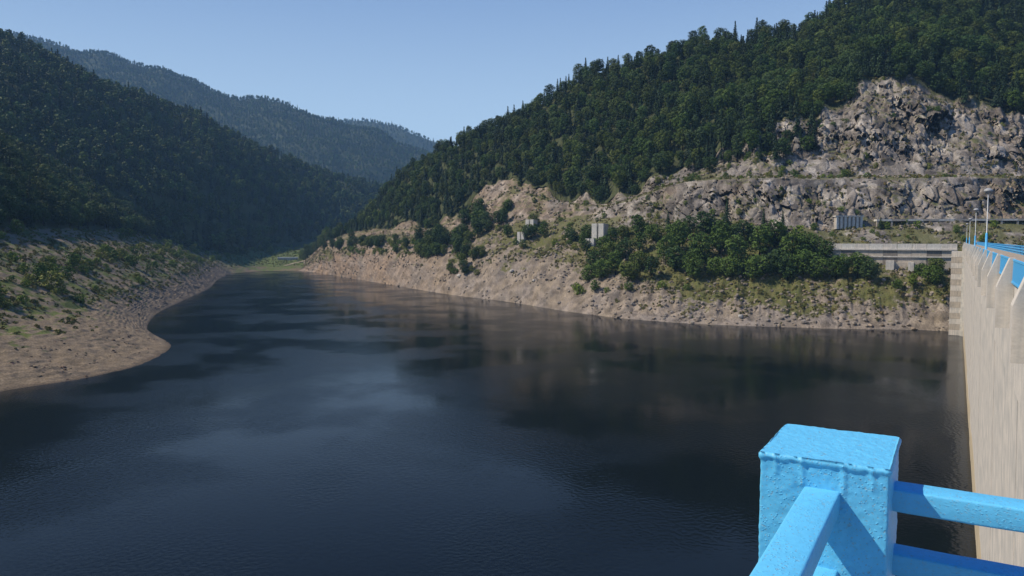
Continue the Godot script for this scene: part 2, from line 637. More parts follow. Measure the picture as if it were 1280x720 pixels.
# ------------------------------------------------------------------ the scene
func _ready() -> void:
	var cam := Camera3D.new()
	cam.name = "camera"
	cam.fov = rad_to_deg(2.0 * atan(360.0 / F))
	cam.position = Vector3(0, EYE, 0)
	cam.rotation.x = -PITCH
	cam.near = 0.05
	cam.far = 20000.0
	add_child(cam)
	cam.current = true

	var sky := ProceduralSkyMaterial.new()
	sky.sky_top_color = Color(0.08, 0.285, 0.55)
	sky.sky_horizon_color = Color(0.80, 0.90, 0.94)
	sky.sky_curve = 0.16
	sky.ground_horizon_color = Color(0.45, 0.52, 0.58)
	sky.ground_bottom_color = Color(0.2, 0.22, 0.22)
	sky.sun_angle_max = 1.0
	var env := Environment.new()
	env.background_mode = Environment.BG_SKY
	env.sky = Sky.new()
	env.sky.sky_material = sky
	env.background_energy_multiplier = 1.32
	env.tonemap_mode = Environment.TONE_MAPPER_LINEAR
	env.tonemap_exposure = 1.27
	env.sdfgi_enabled = true
	env.ssao_enabled = true
	env.ssil_enabled = true
	env.fog_enabled = true
	env.fog_density = 0.0001
	env.fog_light_color = Color(0.60, 0.80, 1.0)
	var we := WorldEnvironment.new()
	we.name = "world_environment"
	we.environment = env
	add_child(we)

	var sun := DirectionalLight3D.new()
	sun.name = "sun"
	var el := deg_to_rad(48.0)
	var flat := (e1 * 1.0 + e2 * 0.62).normalized()
	var dir := flat * cos(el) + Vector3.DOWN * sin(el)
	sun.look_at_from_position(Vector3.ZERO, dir, Vector3.UP)
	sun.light_energy = 1.5
	sun.light_color = Color(1.0, 0.95, 0.87)
	sun.light_angular_distance = 0.5
	sun.shadow_enabled = true
	add_child(sun)

	make_materials()
	make_plants()
	build_ground()
	build_right_hill()
	build_left_hill()
	build_far_hills()
	build_dam()
	build_balcony()
	build_road_works()
	plant_right()
	plant_left()
	plant_far()
	scatter_stones()

var P := {}
func make_plants() -> void:
	P.broad = [broadleaf(11, 14.0, 9.0, 0.16, 20, 80, 0.75), broadleaf(12, 15.5, 8.0, 0.2, 22, 72, 0.72, 0.8), broadleaf(13, 12.5, 9.8, 0.14, 20, 84, 0.75), broadleaf(14, 16.0, 7.4, 0.22, 20, 76, 0.7, 0.7), broadleaf(15, 11.0, 8.6, 0.1, 16, 90, 0.72)]
	P.far_broad = [broadleaf(21, 14.0, 9.0, 0.2, 14, 16, 1.9), broadleaf(22, 15.0, 8.0, 0.25, 14, 16, 1.9, 0.8)]
	P.spruce = [conifer(31, 17.0, 8.2, 20, 0.95), conifer(32, 18.5, 7.6, 22, 0.95), conifer(33, 15.0, 8.0, 18, 0.95)]
	P.far_spruce = [conifer(41, 18.0, 6.0, 10, 1.9)]
	P.bush = [broadleaf(51, 3.4, 4.2, -0.1, 12, 40, 0.5), broadleaf(52, 4.6, 3.8, 0.0, 13, 40, 0.5, 0.8), broadleaf(53, 2.6, 4.0, -0.15, 10, 40, 0.45)]
	P.tuft = [broadleaf(61, 0.7, 1.3, -0.5, 6, 16, 0.34), broadleaf(62, 1.0, 1.1, -0.3, 6, 16, 0.34)]
	P.stones = [stone(71), stone(72), stone(73)]

# ------------------------------------------------------------------ lake and base
func build_ground() -> void:
	var bed := PlaneMesh.new()
	bed.size = Vector2(16000, 16000)
	var g := structure("ground", bed, plain(Color(0.09, 0.08, 0.06), 0.95), "muddy bed of the valley under the lake", "ground")
	g.position = Vector3(0, -26, 0)
	var w := PlaneMesh.new()
	w.size = Vector2(1100, 1300)
	var o := structure("water", w, water_material(), "dark blue reservoir water with soft wind ripples", "water")
	o.position = Vector3(60, 0, -430)

# ------------------------------------------------------------------ the bank and hill across the lake
var R: Sheet
var right_water := [Vector3(340, 337.5, 0), Vector3(385, 339.5, 0), Vector3(440, 348, 0), Vector3(500, 358, 0), Vector3(560, 368, 0), Vector3(640, 378, 0), Vector3(700, 388, 0), Vector3(760, 396, 0), Vector3(800, 400, 0), Vector3(870, 405, 0), Vector3(950, 408, 0), Vector3(1050, 411, 0), Vector3(1150, 412.5, 0), Vector3(1203, 415, 0), Vector3(1700, 424, 0)]
var right_lines := [
	# top of the bare drawdown bank
	[Vector3(340, 326, 900), Vector3(385, 322, 850), Vector3(420, 316, 745), Vector3(440, 312, 705), Vector3(480, 312, 640), Vector3(540, 318, 545), Vector3(590, 318, 500), Vector3(640, 315, 465), Vector3(700, 325, 425), Vector3(740, 335, 395), Vector3(780, 345, 370), Vector3(840, 352, 350), Vector3(900, 357, 338), Vector3(960, 358, 330), Vector3(1040, 357, 317), Vector3(1100, 352, 313), Vector3(1160, 347, 309), Vector3(1200, 345, 306), Vector3(1700, 345, 300)],
	# level of the road
	[Vector3(340, 320, 930), Vector3(385, 316, 880), Vector3(420, 304, 765), Vector3(440, 300, 730), Vector3(480, 298, 670), Vector3(540, 299, 590), Vector3(590, 300, 540), Vector3(640, 290, 510), Vector3(700, 287, 475), Vector3(740, 289, 450), Vector3(780, 283, 430), Vector3(800, 281, 418), Vector3(840, 284, 400), Vector3(880, 288, 385), Vector3(920, 291, 370), Vector3(960, 294, 355), Vector3(1000, 298, 345), Vector3(1040, 303, 345), Vector3(1100, 304, 341), Vector3(1160, 306, 335), Vector3(1200, 307, 330), Vector3(1700, 308, 320)],
	# foot of the lower rocks
	[Vector3(340, 317, 950), Vector3(385, 313, 890), Vector3(420, 302, 772), Vector3(440, 297, 745), Vector3(480, 293, 685), Vector3(540, 293, 605), Vector3(590, 292, 552), Vector3(640, 275, 525), Vector3(700, 274, 490), Vector3(760, 272, 455), Vector3(800, 270, 432), Vector3(860, 277, 407), Vector3(920, 277, 386), Vector3(980, 282, 368), Vector3(1040, 285, 360), Vector3(1100, 281, 356), Vector3(1200, 278, 349), Vector3(1700, 275, 342)],
	# top of the lower rocks
	[Vector3(340, 315, 970), Vector3(385, 311, 900), Vector3(420, 299, 780), Vector3(440, 293, 755), Vector3(480, 288, 692), Vector3(540, 286, 615), Vector3(590, 265, 575), Vector3(640, 242, 548), Vector3(700, 254, 505), Vector3(760, 258, 468), Vector3(800, 246, 447), Vector3(840, 231, 426), Vector3(880, 225, 408), Vector3(940, 223, 391), Vector3(1000, 223, 382), Vector3(1100, 223, 372), Vector3(1200, 222, 361), Vector3(1700, 222, 355)],
	# back of the bench above them
	[Vector3(340, 314, 980), Vector3(385, 310, 905), Vector3(420, 298, 783), Vector3(440, 292, 758), Vector3(480, 287, 695), Vector3(540, 285, 618), Vector3(590, 262, 580), Vector3(640, 238, 553), Vector3(700, 251, 509), Vector3(760, 256, 473), Vector3(800, 244, 452), Vector3(840, 229, 434), Vector3(880, 223, 420), Vector3(940, 220, 403), Vector3(1000, 220, 394), Vector3(1100, 220, 384), Vector3(1200, 219, 373), Vector3(1700, 219, 367)],
	# edge of the forest
	[Vector3(340, 312, 1000), Vector3(385, 309, 920), Vector3(420, 297, 792), Vector3(440, 290, 766), Vector3(480, 285, 702), Vector3(540, 282, 627), Vector3(565, 276, 605), Vector3(600, 238, 592), Vector3(640, 228, 566), Vector3(700, 246, 516), Vector3(760, 252, 480), Vector3(800, 239, 458), Vector3(830, 216, 447), Vector3(870, 197, 440), Vector3(930, 181, 430), Vector3(970, 156, 428), Vector3(1040, 132, 424), Vector3(1080, 94, 424), Vector3(1150, 104, 416), Vector3(1200, 118, 410), Vector3(1240, 138, 402), Vector3(1280, 145, 398), Vector3(1700, 130, 395)],
	# halfway up
	[Vector3(340, 311, 1030), Vector3(385, 308, 950), Vector3(420, 299, 820), Vector3(440, 291, 795), Vector3(480, 264, 745), Vector3(540, 238, 675), Vector3(600, 201, 630), Vector3(640, 187, 605), Vector3(700, 182, 565), Vector3(760, 172, 535), Vector3(830, 146, 510), Vector3(930, 112, 500), Vector3(1040, 72, 500), Vector3(1150, 36, 503), Vector3(1280, 35, 505), Vector3(1700, 10, 510)],
	# ridge
	[Vector3(340, 310, 1060), Vector3(385, 308, 980), Vector3(420, 304, 860), Vector3(440, 296, 840), Vector3(470, 256, 800), Vector3(500, 225, 765), Vector3(530, 206, 735), Vector3(560, 189, 712), Vector3(600, 169, 680), Vector3(620, 160, 665), Vector3(660, 141, 640), Vector3(700, 118, 618), Vector3(745, 92, 600), Vector3(800, 81, 585), Vector3(840, 69, 578), Vector3(880, 58, 574), Vector3(940, 53, 574), Vector3(985, 46, 578), Vector3(1020, 28, 586), Vector3(1100, -20, 600), Vector3(1200, -50, 620), Vector3(1280, -72, 640), Vector3(1700, -110, 660)],
]

func build_right_hill() -> void:
	var nc := 1090
	var x0 := 340.0
	var x1 := 1700.0
	var rows := []
	var under := []
	var water := []
	for i in nc:
		var px := lerpf(x0, x1, float(i) / (nc - 1))
		var q := along(right_water, px)
		var w := on_level(q.x, q.y)
		water.append(w)
		under.append(w + Vector3(-w.x, 0, -w.z).normalized() * 26.0 + Vector3(0, -13, 0))
	rows.append(under)
	rows.append(water)
	var ragged := noise(FastNoiseLite.TYPE_SIMPLEX, 0.02, 99, 3)
	for line in right_lines:
		var r := []
		for i in nc:
			var px := lerpf(x0, x1, float(i) / (nc - 1))
			var q := along(line, px)
			if line == right_lines[5]: q.y += ragged.get_noise_1d(px) * 16.0 * smoothstep(430.0, 560.0, px)
			var p := at(q.x, q.y, q.z)
			p.y = lerpf(-6.0, p.y, smoothstep(350.0, 412.0, px))     # the bank runs out into the meadow
			r.append(p)
		rows.append(r)
	var back := []
	for i in nc:
		var p: Vector3 = rows[-1][i]
		back.append(p + Vector3(p.x * 0.25, -p.y * 0.55 - 10.0, p.z * 0.25))
	rows.append(back)
	#            water bank  road  foot  rocks bench cliff low   high  behind
	var s := loft(rows, [4, 44, 24, 14, 62, 5, 124, 26, 26, 8])
	R = s
	s.px = PackedFloat32Array()
	for i in nc: s.px.append(lerpf(x0, x1, float(i) / (nc - 1)))
	var soft := noise(FastNoiseLite.TYPE_SIMPLEX, 1.0 / 45.0, 101, 4)
	var cells := []
	for q in [[14.0, 102], [6.0, 103], [2.7, 106]]:
		var cn := noise(FastNoiseLite.TYPE_CELLULAR, 1.0 / q[0], q[1])
		cn.cellular_return_type = FastNoiseLite.RETURN_CELL_VALUE
		cn.domain_warp_enabled = true
		cn.domain_warp_amplitude = q[0] * 0.35
		cn.domain_warp_frequency = 0.5 / q[0]
		cells.append(cn)
	var cell2 := noise(FastNoiseLite.TYPE_CELLULAR, 1.0 / 6.0, 107)
	cell2.cellular_return_type = FastNoiseLite.RETURN_DISTANCE2_SUB
	var rough := noise(FastNoiseLite.TYPE_SIMPLEX, 1.0 / 7.0, 104, 4)
	var wild := noise(FastNoiseLite.TYPE_SIMPLEX, 1.0 / 38.0, 108, 2)
	var gully := noise(FastNoiseLite.TYPE_SIMPLEX, 1.0 / 9.0, 105, 3)
	var k := 0
	for j in s.nr:
		while k < s.seg.size() - 2 and s.seg[k + 1] <= j: k += 1
		var f := clampf((j - s.seg[k]) / float(s.seg[k + 1] - s.seg[k]), 0.0, 1.0)
		for i in nc:
			var v := j * nc + i
			var p := s.p[v]
			var px := s.px[i]
			var cliff := smoothstep(700.0, 860.0, px)
			var d := 0.0
			var so := soft.get_noise_3dv(p)
			if k <= 2:
				var amp := smoothstep(0.0, 0.25, f) if k == 1 else (0.0 if k == 0 else 1.0)
				var low := clampf(p.y / 4.0, 0.0, 1.0) if k > 0 else 0.0
				var gl := gully.get_noise_2d(p.x + p.z * 0.35, p.y * 0.25)
				d = so * 1.2 * low + gl * 1.3 * low * amp + rough.get_noise_3dv(p) * 0.8 * (0.4 + 0.6 * low)
			elif k <= 6:
				var q := Vector3(p.x * 0.94 + p.y * 0.34, (p.y * 0.94 - p.x * 0.34) * 0.42, p.z * 0.8)
				var a := 1.0
				if k == 4: a = pow(sin(PI * clampf(f, 0.0, 1.0)), 0.75)
				if k == 6: a = pow(sin(PI * clampf(f, 0.01, 0.97)), 0.75)
				if k == 3 or k == 5: a = 0.12
				var rk: float = so * 5.0 + cells[0].get_noise_3dv(q) * 1.9 + cells[1].get_noise_3dv(q) * 1.5 + cells[2].get_noise_3dv(q) * 1.1 + (cell2.get_noise_3dv(q) + 0.45) * 0.8 + rough.get_noise_3dv(p) * 0.6
				rk = so * 4.0 + (rk - so * 5.0) * clampf(0.75 + 1.5 * wild.get_noise_3dv(p), 0.15, 1.35)
				rk -= 1.2 * smoothstep(0.14, 0.0, cell2.get_noise_3dv(q) + 1.0)
				d = lerpf(so * 1.6 + rough.get_noise_3dv(p) * 1.1 + (cell2.get_noise_3dv(q) + 0.45) * 0.9, rk, cliff) * a
			else:
				d = so * 3.5
			s.p[v] = p + s.n[v] * d
	normals(s)
	# what the ground is made of
	var patch := noise(FastNoiseLite.TYPE_SIMPLEX, 1.0 / 30.0, 110, 4)
	var blot := noise(FastNoiseLite.TYPE_SIMPLEX, 1.0 / 6.0, 111, 4)
	var block := noise(FastNoiseLite.TYPE_CELLULAR, 1.0 / 3.2, 112)
	block.cellular_return_type = FastNoiseLite.RETURN_CELL_VALUE
	var strata := noise(FastNoiseLite.TYPE_SIMPLEX, 1.0 / 14.0, 113, 4)
	s.c = PackedColorArray()
	s.c.resize(s.p.size())
	var bare := Color(0.315, 0.255, 0.19)
	var pink := Color(0.36, 0.255, 0.18)
	var rock := Color(0.28, 0.248, 0.22)
	var pale := Color(0.46, 0.42, 0.37)
	var dark := Color(0.11, 0.10, 0.09)
	var grass := Color(0.125, 0.14, 0.045)
	var olive := Color(0.17, 0.16, 0.065)
	var floor_ := Color(0.085, 0.098, 0.042)
	k = 0
	for j in s.nr:
		while k < s.seg.size() - 2 and s.seg[k + 1] <= j: k += 1
		var f := clampf((j - s.seg[k]) / float(s.seg[k + 1] - s.seg[k]), 0.0, 1.0)
		for i in nc:
			var v := j * nc + i
			var p := s.p[v]
			var px := s.px[i]
			var pa := patch.get_noise_3dv(p)
			var bl := blot.get_noise_3dv(p)
			var bk := block.get_noise_3dv(Vector3(p.x, p.y * 0.6, p.z))
			var stv := strata.get_noise_3dv(Vector3(p.x, p.y * 0.5 + p.x * 0.4, p.z))
			var c: Color
			if k <= 1:
				c = bare.lerp(pink, smoothstep(620.0, 430.0, px) * 0.8 + pa * 0.3).lerp(rock, clampf(0.45 + pa * 1.4 + smoothstep(760.0, 900.0, px) * 0.4, 0.0, 1.0) * 0.75)
				c = c * (1.0 + bk * 0.3 + bl * 0.35)
				# thin scrub creeping down over the stones on the near bank
				var g := bl * 0.7 + pa * 0.8 + f * 1.4 - 1.35 + smoothstep(730.0, 880.0, px) * 0.75
				if k == 1: c = c.lerp(grass.lerp(olive, clampf(0.5 + bl, 0, 1)), smoothstep(0.0, 0.22, g))
			elif k == 2:
				var g := bl * 0.8 + pa * 0.9 + 0.25 + smoothstep(690.0, 760.0, px) * 0.3 - smoothstep(640.0, 560.0, px) * 0.35
				c = bare.lerp(pink, clampf(pa + 0.4, 0, 1)).lerp(rock, 0.3) * (1.0 + bk * 0.25 + bl * 0.3)
				c = c.lerp(grass.lerp(olive, clampf(0.5 + bl, 0, 1)), smoothstep(-0.05, 0.2, g))
			elif k <= 6:
				c = rock.lerp(pale, clampf(stv * 1.6 + 0.2, 0, 1)).lerp(dark, smoothstep(0.12, 0.5, -stv) * 0.6)
				c = c.lerp(pink.lerp(bare, 0.5), clampf(smoothstep(840.0, 640.0, px) * 0.8 + pa * 0.8 + smoothstep(1180, 1290, px) * 0.3, 0, 0.85))
				c = c * (0.94 + bk * 0.42 + bl * 0.35)
				var ledge := smoothstep(0.52, 0.72, s.n[v].y + bl * 0.25) * smoothstep(-0.12, 0.25, pa + bl * 0.5 + (0.35 if k == 5 or k == 3 else 0.0) - smoothstep(1080, 1200, px) * 0.12)
				if k == 6 and f > 0.93: ledge = maxf(ledge, smoothstep(0.93, 1.0, f + bl * 0.05))
				c = c.lerp(olive.lerp(grass, clampf(0.5 + pa, 0, 1)), ledge * 0.85)
			else:
				c = floor_ * (1.0 + bl * 0.5)
			s.c[v] = Color(clampf(c.r, 0.01, 0.8), clampf(c.g, 0.01, 0.8), clampf(c.b, 0.01, 0.8))
	structure("hill_right", sheet_mesh(s), M.land, "forested hill with quarried grey cliffs and bare bank above the lake", "hill")

# the place on the far bank seen at a pixel (the nearest if there are several)
func on_right(px: float, py: float, k0 := 1, k1 := 9) -> Vector3:
	var i := int(round((px - 340.0) / (1700.0 - 340.0) * (R.nc - 1)))
	i = clampi(i, 0, R.nc - 1)
	for j in range(R.seg[k0], R.seg[k1]):
		if seen(R.cell(i, j)).y <= py: return R.cell(i, j)
	return R.cell(i, R.seg[k1])

# ------------------------------------------------------------------ the near hill on the left
var L: Sheet
var LM: Sheet
func build_left_hill() -> void:
	# stations along the shore: water pixel, way inland, then [distance inland, height] of bank top, scrub top, forest edge, spur crest
	var stations := [
		[Vector2(-420, 620), Vector2(-0.95, -0.3), [40, 9], [80, 26], [122, 41], [215, 104]],
		[Vector2(-200, 545), Vector2(-0.95, -0.3), [42, 9], [82, 26], [122, 41], [215, 106]],
		[Vector2(0, 490), Vector2(-0.95, -0.3), [44, 10], [84, 26], [122, 41], [215, 108]],
		[Vector2(100, 474), Vector2(-0.95, -0.3), [46, 10], [86, 26], [122, 41], [215, 110]],
		[Vector2(178, 455), Vector2(-0.95, -0.3), [48, 10], [88, 27], [124, 41], [215, 112]],
		[Vector2(214, 432), Vector2(-0.95, -0.3), [45, 10], [84, 27], [120, 41], [212, 114]],
		[Vector2(184, 411), Vector2(-0.95, -0.3), [26, 10.5], [64, 27], [102, 42], [200, 114]],
		[Vector2(196, 392), Vector2(-0.95, -0.3), [20, 10.5], [56, 27], [92, 42], [190, 113]],
		[Vector2(230, 375), Vector2(-0.95, -0.3), [20, 11], [54, 28], [88, 42], [186, 108]],
		[Vector2(262, 360), Vector2(-0.95, -0.32), [20, 12], [54, 28], [86, 42], [182, 100]],
		[Vector2(272, 350), Vector2(-0.9, -0.43), [22, 12], [56, 27], [88, 39], [172, 86]],
		[Vector2(290, 342), Vector2(-0.7, -0.7), [30, 11], [70, 22], [120, 34], [190, 62]],
		[Vector2(330, 339), Vector2(-0.3, -0.95), [40, 7], [110, 15], [190, 26], [300, 44]],
		[Vector2(372, 338.4), Vector2(-0.1, -1.0), [40, 6], [120, 14], [210, 24], [330, 36]],
		[Vector2(410, 338), Vector2(0.0, -1.0), [40, 6], [120, 14], [210, 24], [340, 34]],
	]
	var raw := []
	for st in stations:
		var w := on_level(st[0].x, st[0].y)
		var inl := Vector3(st[1].x, 0, st[1].y).normalized()
		var col := [w - inl * 24.0 + Vector3(0, -10, 0), w]
		for q in 4: col.append(w + inl * st[2 + q][0] + Vector3(0, st[2 + q][1], 0))
		col.append(w + inl * (st[5][0] + 60.0) + Vector3(0, st[5][1] - 22.0, 0))
		raw.append(col)
	var sub := 26
	var nc := (stations.size() - 1) * sub + 1
	var rows := []
	for r in 7:
		var row := []
		for i in nc:
			var k := mini(i / sub, stations.size() - 2)
			var f := float(i - k * sub) / sub
			var a: Vector3 = raw[maxi(k - 1, 0)][r]
			var b: Vector3 = raw[k][r]
			var c: Vector3 = raw[k + 1][r]
			var d: Vector3 = raw[mini(k + 2, raw.size() - 1)][r]
			row.append(b.lerp(c, f).lerp(b.cubic_interpolate(c, a, d, f), 0.75))
		rows.append(row)
	var s := loft(rows, [6, 70, 44, 22, 40, 10])
	L = s
	var soft := noise(FastNoiseLite.TYPE_SIMPLEX, 1.0 / 35.0, 201, 4)
	var rough := noise(FastNoiseLite.TYPE_SIMPLEX, 1.0 / 6.0, 202, 4)
	var k := 0
	for j in s.nr:
		while k < s.seg.size() - 2 and s.seg[k + 1] <= j: k += 1
		for i in nc:
			var v := j * nc + i
			var p := s.p[v]
			var so := soft.get_noise_3dv(p)
			var ro := rough.get_noise_3dv(p)
			if k == 1:
				# old water levels have cut small steps into the mud
				var h := p.y + so * 0.8
				var step := 0.62
				var q := h / step
				var fr := q - floorf(q)
				p.y += (smoothstep(0.2, 0.8, fr) - fr) * step * clampf(0.5 + so * 1.3, 0.1, 0.9) * clampf(p.y, 0.0, 1.0)
				p.y += ro * 0.7 * clampf(p.y * 0.6, 0.3, 1.0) + so * 0.5 * clampf(p.y * 0.5, 0, 1)
			elif k == 2 or k == 3:
				p.y += so * 1.4 + ro * 0.6
			elif k > 3:
				p.y += so * 3.0
			s.p[v] = p
	normals(s)
	var patch := noise(FastNoiseLite.TYPE_SIMPLEX, 1.0 / 22.0, 210, 4)
	var blot := noise(FastNoiseLite.TYPE_SIMPLEX, 1.0 / 5.0, 211, 4)
	s.c = PackedColorArray()
	s.c.resize(s.p.size())
	var mud := Color(0.29, 0.225, 0.15)
	var wet := Color(0.17, 0.13, 0.09)
	var dark := Color(0.10, 0.085, 0.07)
	var grass := Color(0.14, 0.17, 0.045)
	var meadow := Color(0.15, 0.19, 0.055)
	var floor_ := Color(0.085, 0.098, 0.042)
	k = 0
	for j in s.nr:
		while k < s.seg.size() - 2 and s.seg[k + 1] <= j: k += 1
		var f := clampf((j - s.seg[k]) / float(s.seg[k + 1] - s.seg[k]), 0.0, 1.0)
		for i in nc:
			var v := j * nc + i
			var p := s.p[v]
			var pa := patch.get_noise_3dv(p)
			var bl := blot.get_noise_3dv(Vector3(p.x, p.y * 2.0, p.z))
			var valley := smoothstep(10.6, 11.6, float(i) / sub)
			var c := mud * (1.0 + bl * 0.35 + pa * 0.3)
			if k <= 1:
				var strand := absf(fposmod(p.y + pa * 0.9 + bl * 0.25, 0.7) - 0.35) / 0.35
				c = c.lerp(dark.lerp(mud, 0.35), smoothstep(0.55, 0.95, strand) * clampf(0.35 + pa * 1.5, 0.0, 0.8))
				c = c.lerp(wet, smoothstep(0.5, 0.1, p.y + bl * 0.3))
				c = c.lerp(dark, smoothstep(0.22, 0.4, bl + pa * 0.5) * 0.75)
				c = c.lerp(grass, smoothstep(0.1, 0.4, bl + pa * 0.6 + f * 1.2 - 1.05))
				c = c.lerp(meadow, valley * smoothstep(-0.3, 0.1, pa + bl + f - 0.35))
			elif k == 2:
				c = mud.lerp(grass, smoothstep(-0.15, 0.25, bl + pa * 0.8))
				c = c.lerp(meadow, valley)
			elif k == 3:
				c = mud.lerp(grass, smoothstep(0.0, 0.3, bl + pa))
				c = c.lerp(meadow, valley)
			else:
				c = floor_
			s.c[v] = Color(clampf(c.r, 0.01, 0.8), clampf(c.g, 0.01, 0.8), clampf(c.b, 0.01, 0.8))
	structure("hill_left", sheet_mesh(s), M.land, "shaded wooded spur with a bare muddy point running into the lake", "hill")

func on_left(px: float, py: float) -> Vector3:      # the place on the left shore seen at a pixel
	var best := 1e9
	var out := Vector3.ZERO
	for j in range(L.seg[1], L.seg[4]):
		for i in L.nc:
			var d := seen(L.cell(i, j)).distance_squared_to(Vector2(px, py))
			if d < best:
				best = d
				out = L.cell(i, j)
	return out

func hill_from(lines: Array, x0: float, x1: float, nc: int, steps: Array, amp: float, wave: float, seed_: int, called: String, label: String) -> Sheet:
	var rows := []
	for line in lines:
		var r := []
		for i in nc:
			var q := along(line, lerpf(x0, x1, float(i) / (nc - 1)))
			r.append(at(q.x, q.y, q.z))
		rows.append(r)
	var back := []
	for p in rows[-1]:
		back.append(p + Vector3(p.x * 0.3, -p.y * 0.5 - 20.0, p.z * 0.3))
	rows.append(back)
	for i in nc: rows[0][i].y = -8.0
	var s := loft(rows, steps, 0.3)
	var nz := noise(FastNoiseLite.TYPE_SIMPLEX, 1.0 / wave, seed_, 4)
	for v in s.p.size():
		s.p[v] += s.n[v] * nz.get_noise_3dv(s.p[v]) * amp
	normals(s)
	s.c = PackedColorArray()
	s.c.resize(s.p.size())
	for v in s.p.size():
		var b := 1.0 + 0.4 * nz.get_noise_3dv(s.p[v] * 4.0)
		s.c[v] = Color(0.075 * b, 0.092 * b, 0.036 * b)
	structure(called, sheet_mesh(s), M.land, label, "hill")
	return s

var MID: Sheet
var FAR: Sheet
func build_far_hills() -> void:
	LM = hill_from([
		[Vector3(-420, 270, 360), Vector3(0, 280, 480), Vector3(100, 284, 560), Vector3(200, 288, 700), Vector3(300, 292, 900), Vector3(380, 299, 1080), Vector3(450, 303, 1200), Vector3(560, 303, 1300)],
		[Vector3(-420, 120, 530), Vector3(0, 180, 678), Vector3(100, 196, 763), Vector3(200, 215, 890), Vector3(300, 238, 1049), Vector3(380, 258, 1219), Vector3(450, 272, 1336), Vector3(560, 287, 1505)],
		[Vector3(-420, -90, 739), Vector3(0, 53, 952), Vector3(60, 73, 997), Vector3(100, 94, 1030), Vector3(160, 117, 1086), Vector3(200, 136, 1131), Vector3(240, 149, 1176), Vector3(300, 180, 1254), Vector3(340, 197, 1322), Vector3(400, 217, 1434), Vector3(440, 229, 1512), Vector3(480, 241, 1590), Vector3(560, 272, 1736)],
	], -420, 560, 240, [50, 50, 8], 14.0, 110.0, 301, "hill_left_high", "dark wooded mountainside above the left shore")
	MID = hill_from([
		[Vector3(-60, 250, 1680), Vector3(200, 270, 1736), Vector3(400, 285, 1814), Vector3(520, 290, 1882), Vector3(700, 292, 1904)],
		[Vector3(-60, 130, 2408), Vector3(200, 165, 2408), Vector3(400, 205, 2442), Vector3(520, 232, 2464), Vector3(700, 262, 2464)],
		[Vector3(-60, 38, 3136), Vector3(60, 54, 3114), Vector3(90, 62, 3091), Vector3(130, 70, 3069), Vector3(200, 87, 3046), Vector3(240, 106, 3024), Vector3(280, 119, 3024), Vector3(330, 127, 3002), Vector3(380, 140, 2979), Vector3(430, 152, 2957), Vector3(470, 166, 2946), Vector3(500, 178, 2934), Vector3(545, 195, 2912), Vector3(700, 245, 2856)],
	], -60, 700, 200, [50, 60, 8], 30.0, 260.0, 302, "hill_far", "blue hazy wooded mountain behind the left shore")
	FAR = hill_from([
		[Vector3(300, 250, 3000), Vector3(520, 260, 3000), Vector3(800, 270, 3000)],
		[Vector3(300, 160, 4200), Vector3(380, 156, 4200), Vector3(440, 151, 4200), Vector3(472, 153, 4200), Vector3(510, 165, 4200), Vector3(545, 180, 4200), Vector3(580, 193, 4200), Vector3(800, 240, 4200)],
	], 300, 800, 120, [40, 8], 22.0, 400.0, 303, "hill_farthest", "pale blue mountain closing the valley")

# ------------------------------------------------------------------ trees and scrub
func forest(spots: Array, singles: Vector2i, sprs: float, sizes: Vector2, names: Dictionary, detail := true) -> void:
	# the largest in view become trees of their own; the rest are one mass of each kind
	var broad_sets := []
	var broad_cols := []
	var sets: Array = P.broad if detail else P.far_broad
	var ssets: Array = P.spruce if detail else P.far_spruce
	for q in sets: broad_sets.append([]); broad_cols.append([])
	var spr_sets := []
	var spr_cols := []
	for q in ssets: spr_sets.append([]); spr_cols.append([])
	var order := []
	for p in spots:
		var d := Vector3(0, EYE, 0).distance_to(p)
		var q := seen(p + Vector3(0, 6, 0))
		var inside := q.x > -5 and q.x < 1285 and q.y > -5 and q.y < 720
		order.append([d if inside else d + 100000.0, p])
	order.sort_custom(func(a, b): return a[0] < b[0])
	var mixn := noise(FastNoiseLite.TYPE_SIMPLEX, 1.0 / 60.0, 77, 3)
	var made := [0, 0]
	for o in order:
		var p: Vector3 = o[1]
		var spruce: bool = rng.randf() < clampf(sprs + mixn.get_noise_2d(p.x, p.z) * 0.5, 0.02, 0.6)
		var size := rng.randf_range(sizes.x, sizes.y)
		if spruce: size *= 0.82
		var kind := 1 if spruce else 0
		var pick := rng.randi() % (ssets.size() if spruce else sets.size())
		var place := stand(p, size, rng.randf_range(0.85, 1.2) * (1.0 if spruce else 0.92))
		if made[kind] < singles[kind] and o[0] < 90000.0:
			made[kind] += 1
			var tn := rng.randi() % (3 if spruce else 6)
			var height: float = place.basis.y.length() * (ssets if spruce else sets)[pick].height
			var look: String = (["dark green", "mid green", "blackish green"] if spruce else ["mid green", "fresh green", "dull green", "yellow green", "grey green", "dark green"])[tn]
			var big: String = "tall" if height > 16.0 else ("small" if height < 13.0 else "medium")
			var spot: String = names.place.call(p)
			single_tree("spruce_tree" if spruce else "broadleaf_tree", (ssets if spruce else sets)[pick], place, (M.spruce_tints if spruce else M.tints)[tn], "%s %s %s %s" % [big, look, "spruce" if spruce else "leafy tree", spot], names.spruce_group if spruce else names.broad_group)
			continue
		if spruce:
			spr_sets[pick].append(place)
			spr_cols[pick].append(tint(Color(0.028, 0.052, 0.022), 0.25))
		else:
			broad_sets[pick].append(place)
			var c := Color(0.038, 0.072, 0.018).lerp(Color(0.074, 0.110, 0.022), rng.randf())
			broad_cols[pick].append(tint(c, 0.4))
	for q in sets.size():
		scatter(names.mass, sets[q].whole, M.leaf, broad_sets[q], broad_cols[q], names.mass_label, "forest")
	for q in ssets.size():
		scatter(names.spruce_mass, ssets[q].whole, M.leaf, spr_sets[q], spr_cols[q], names.spruce_mass_label, "forest")

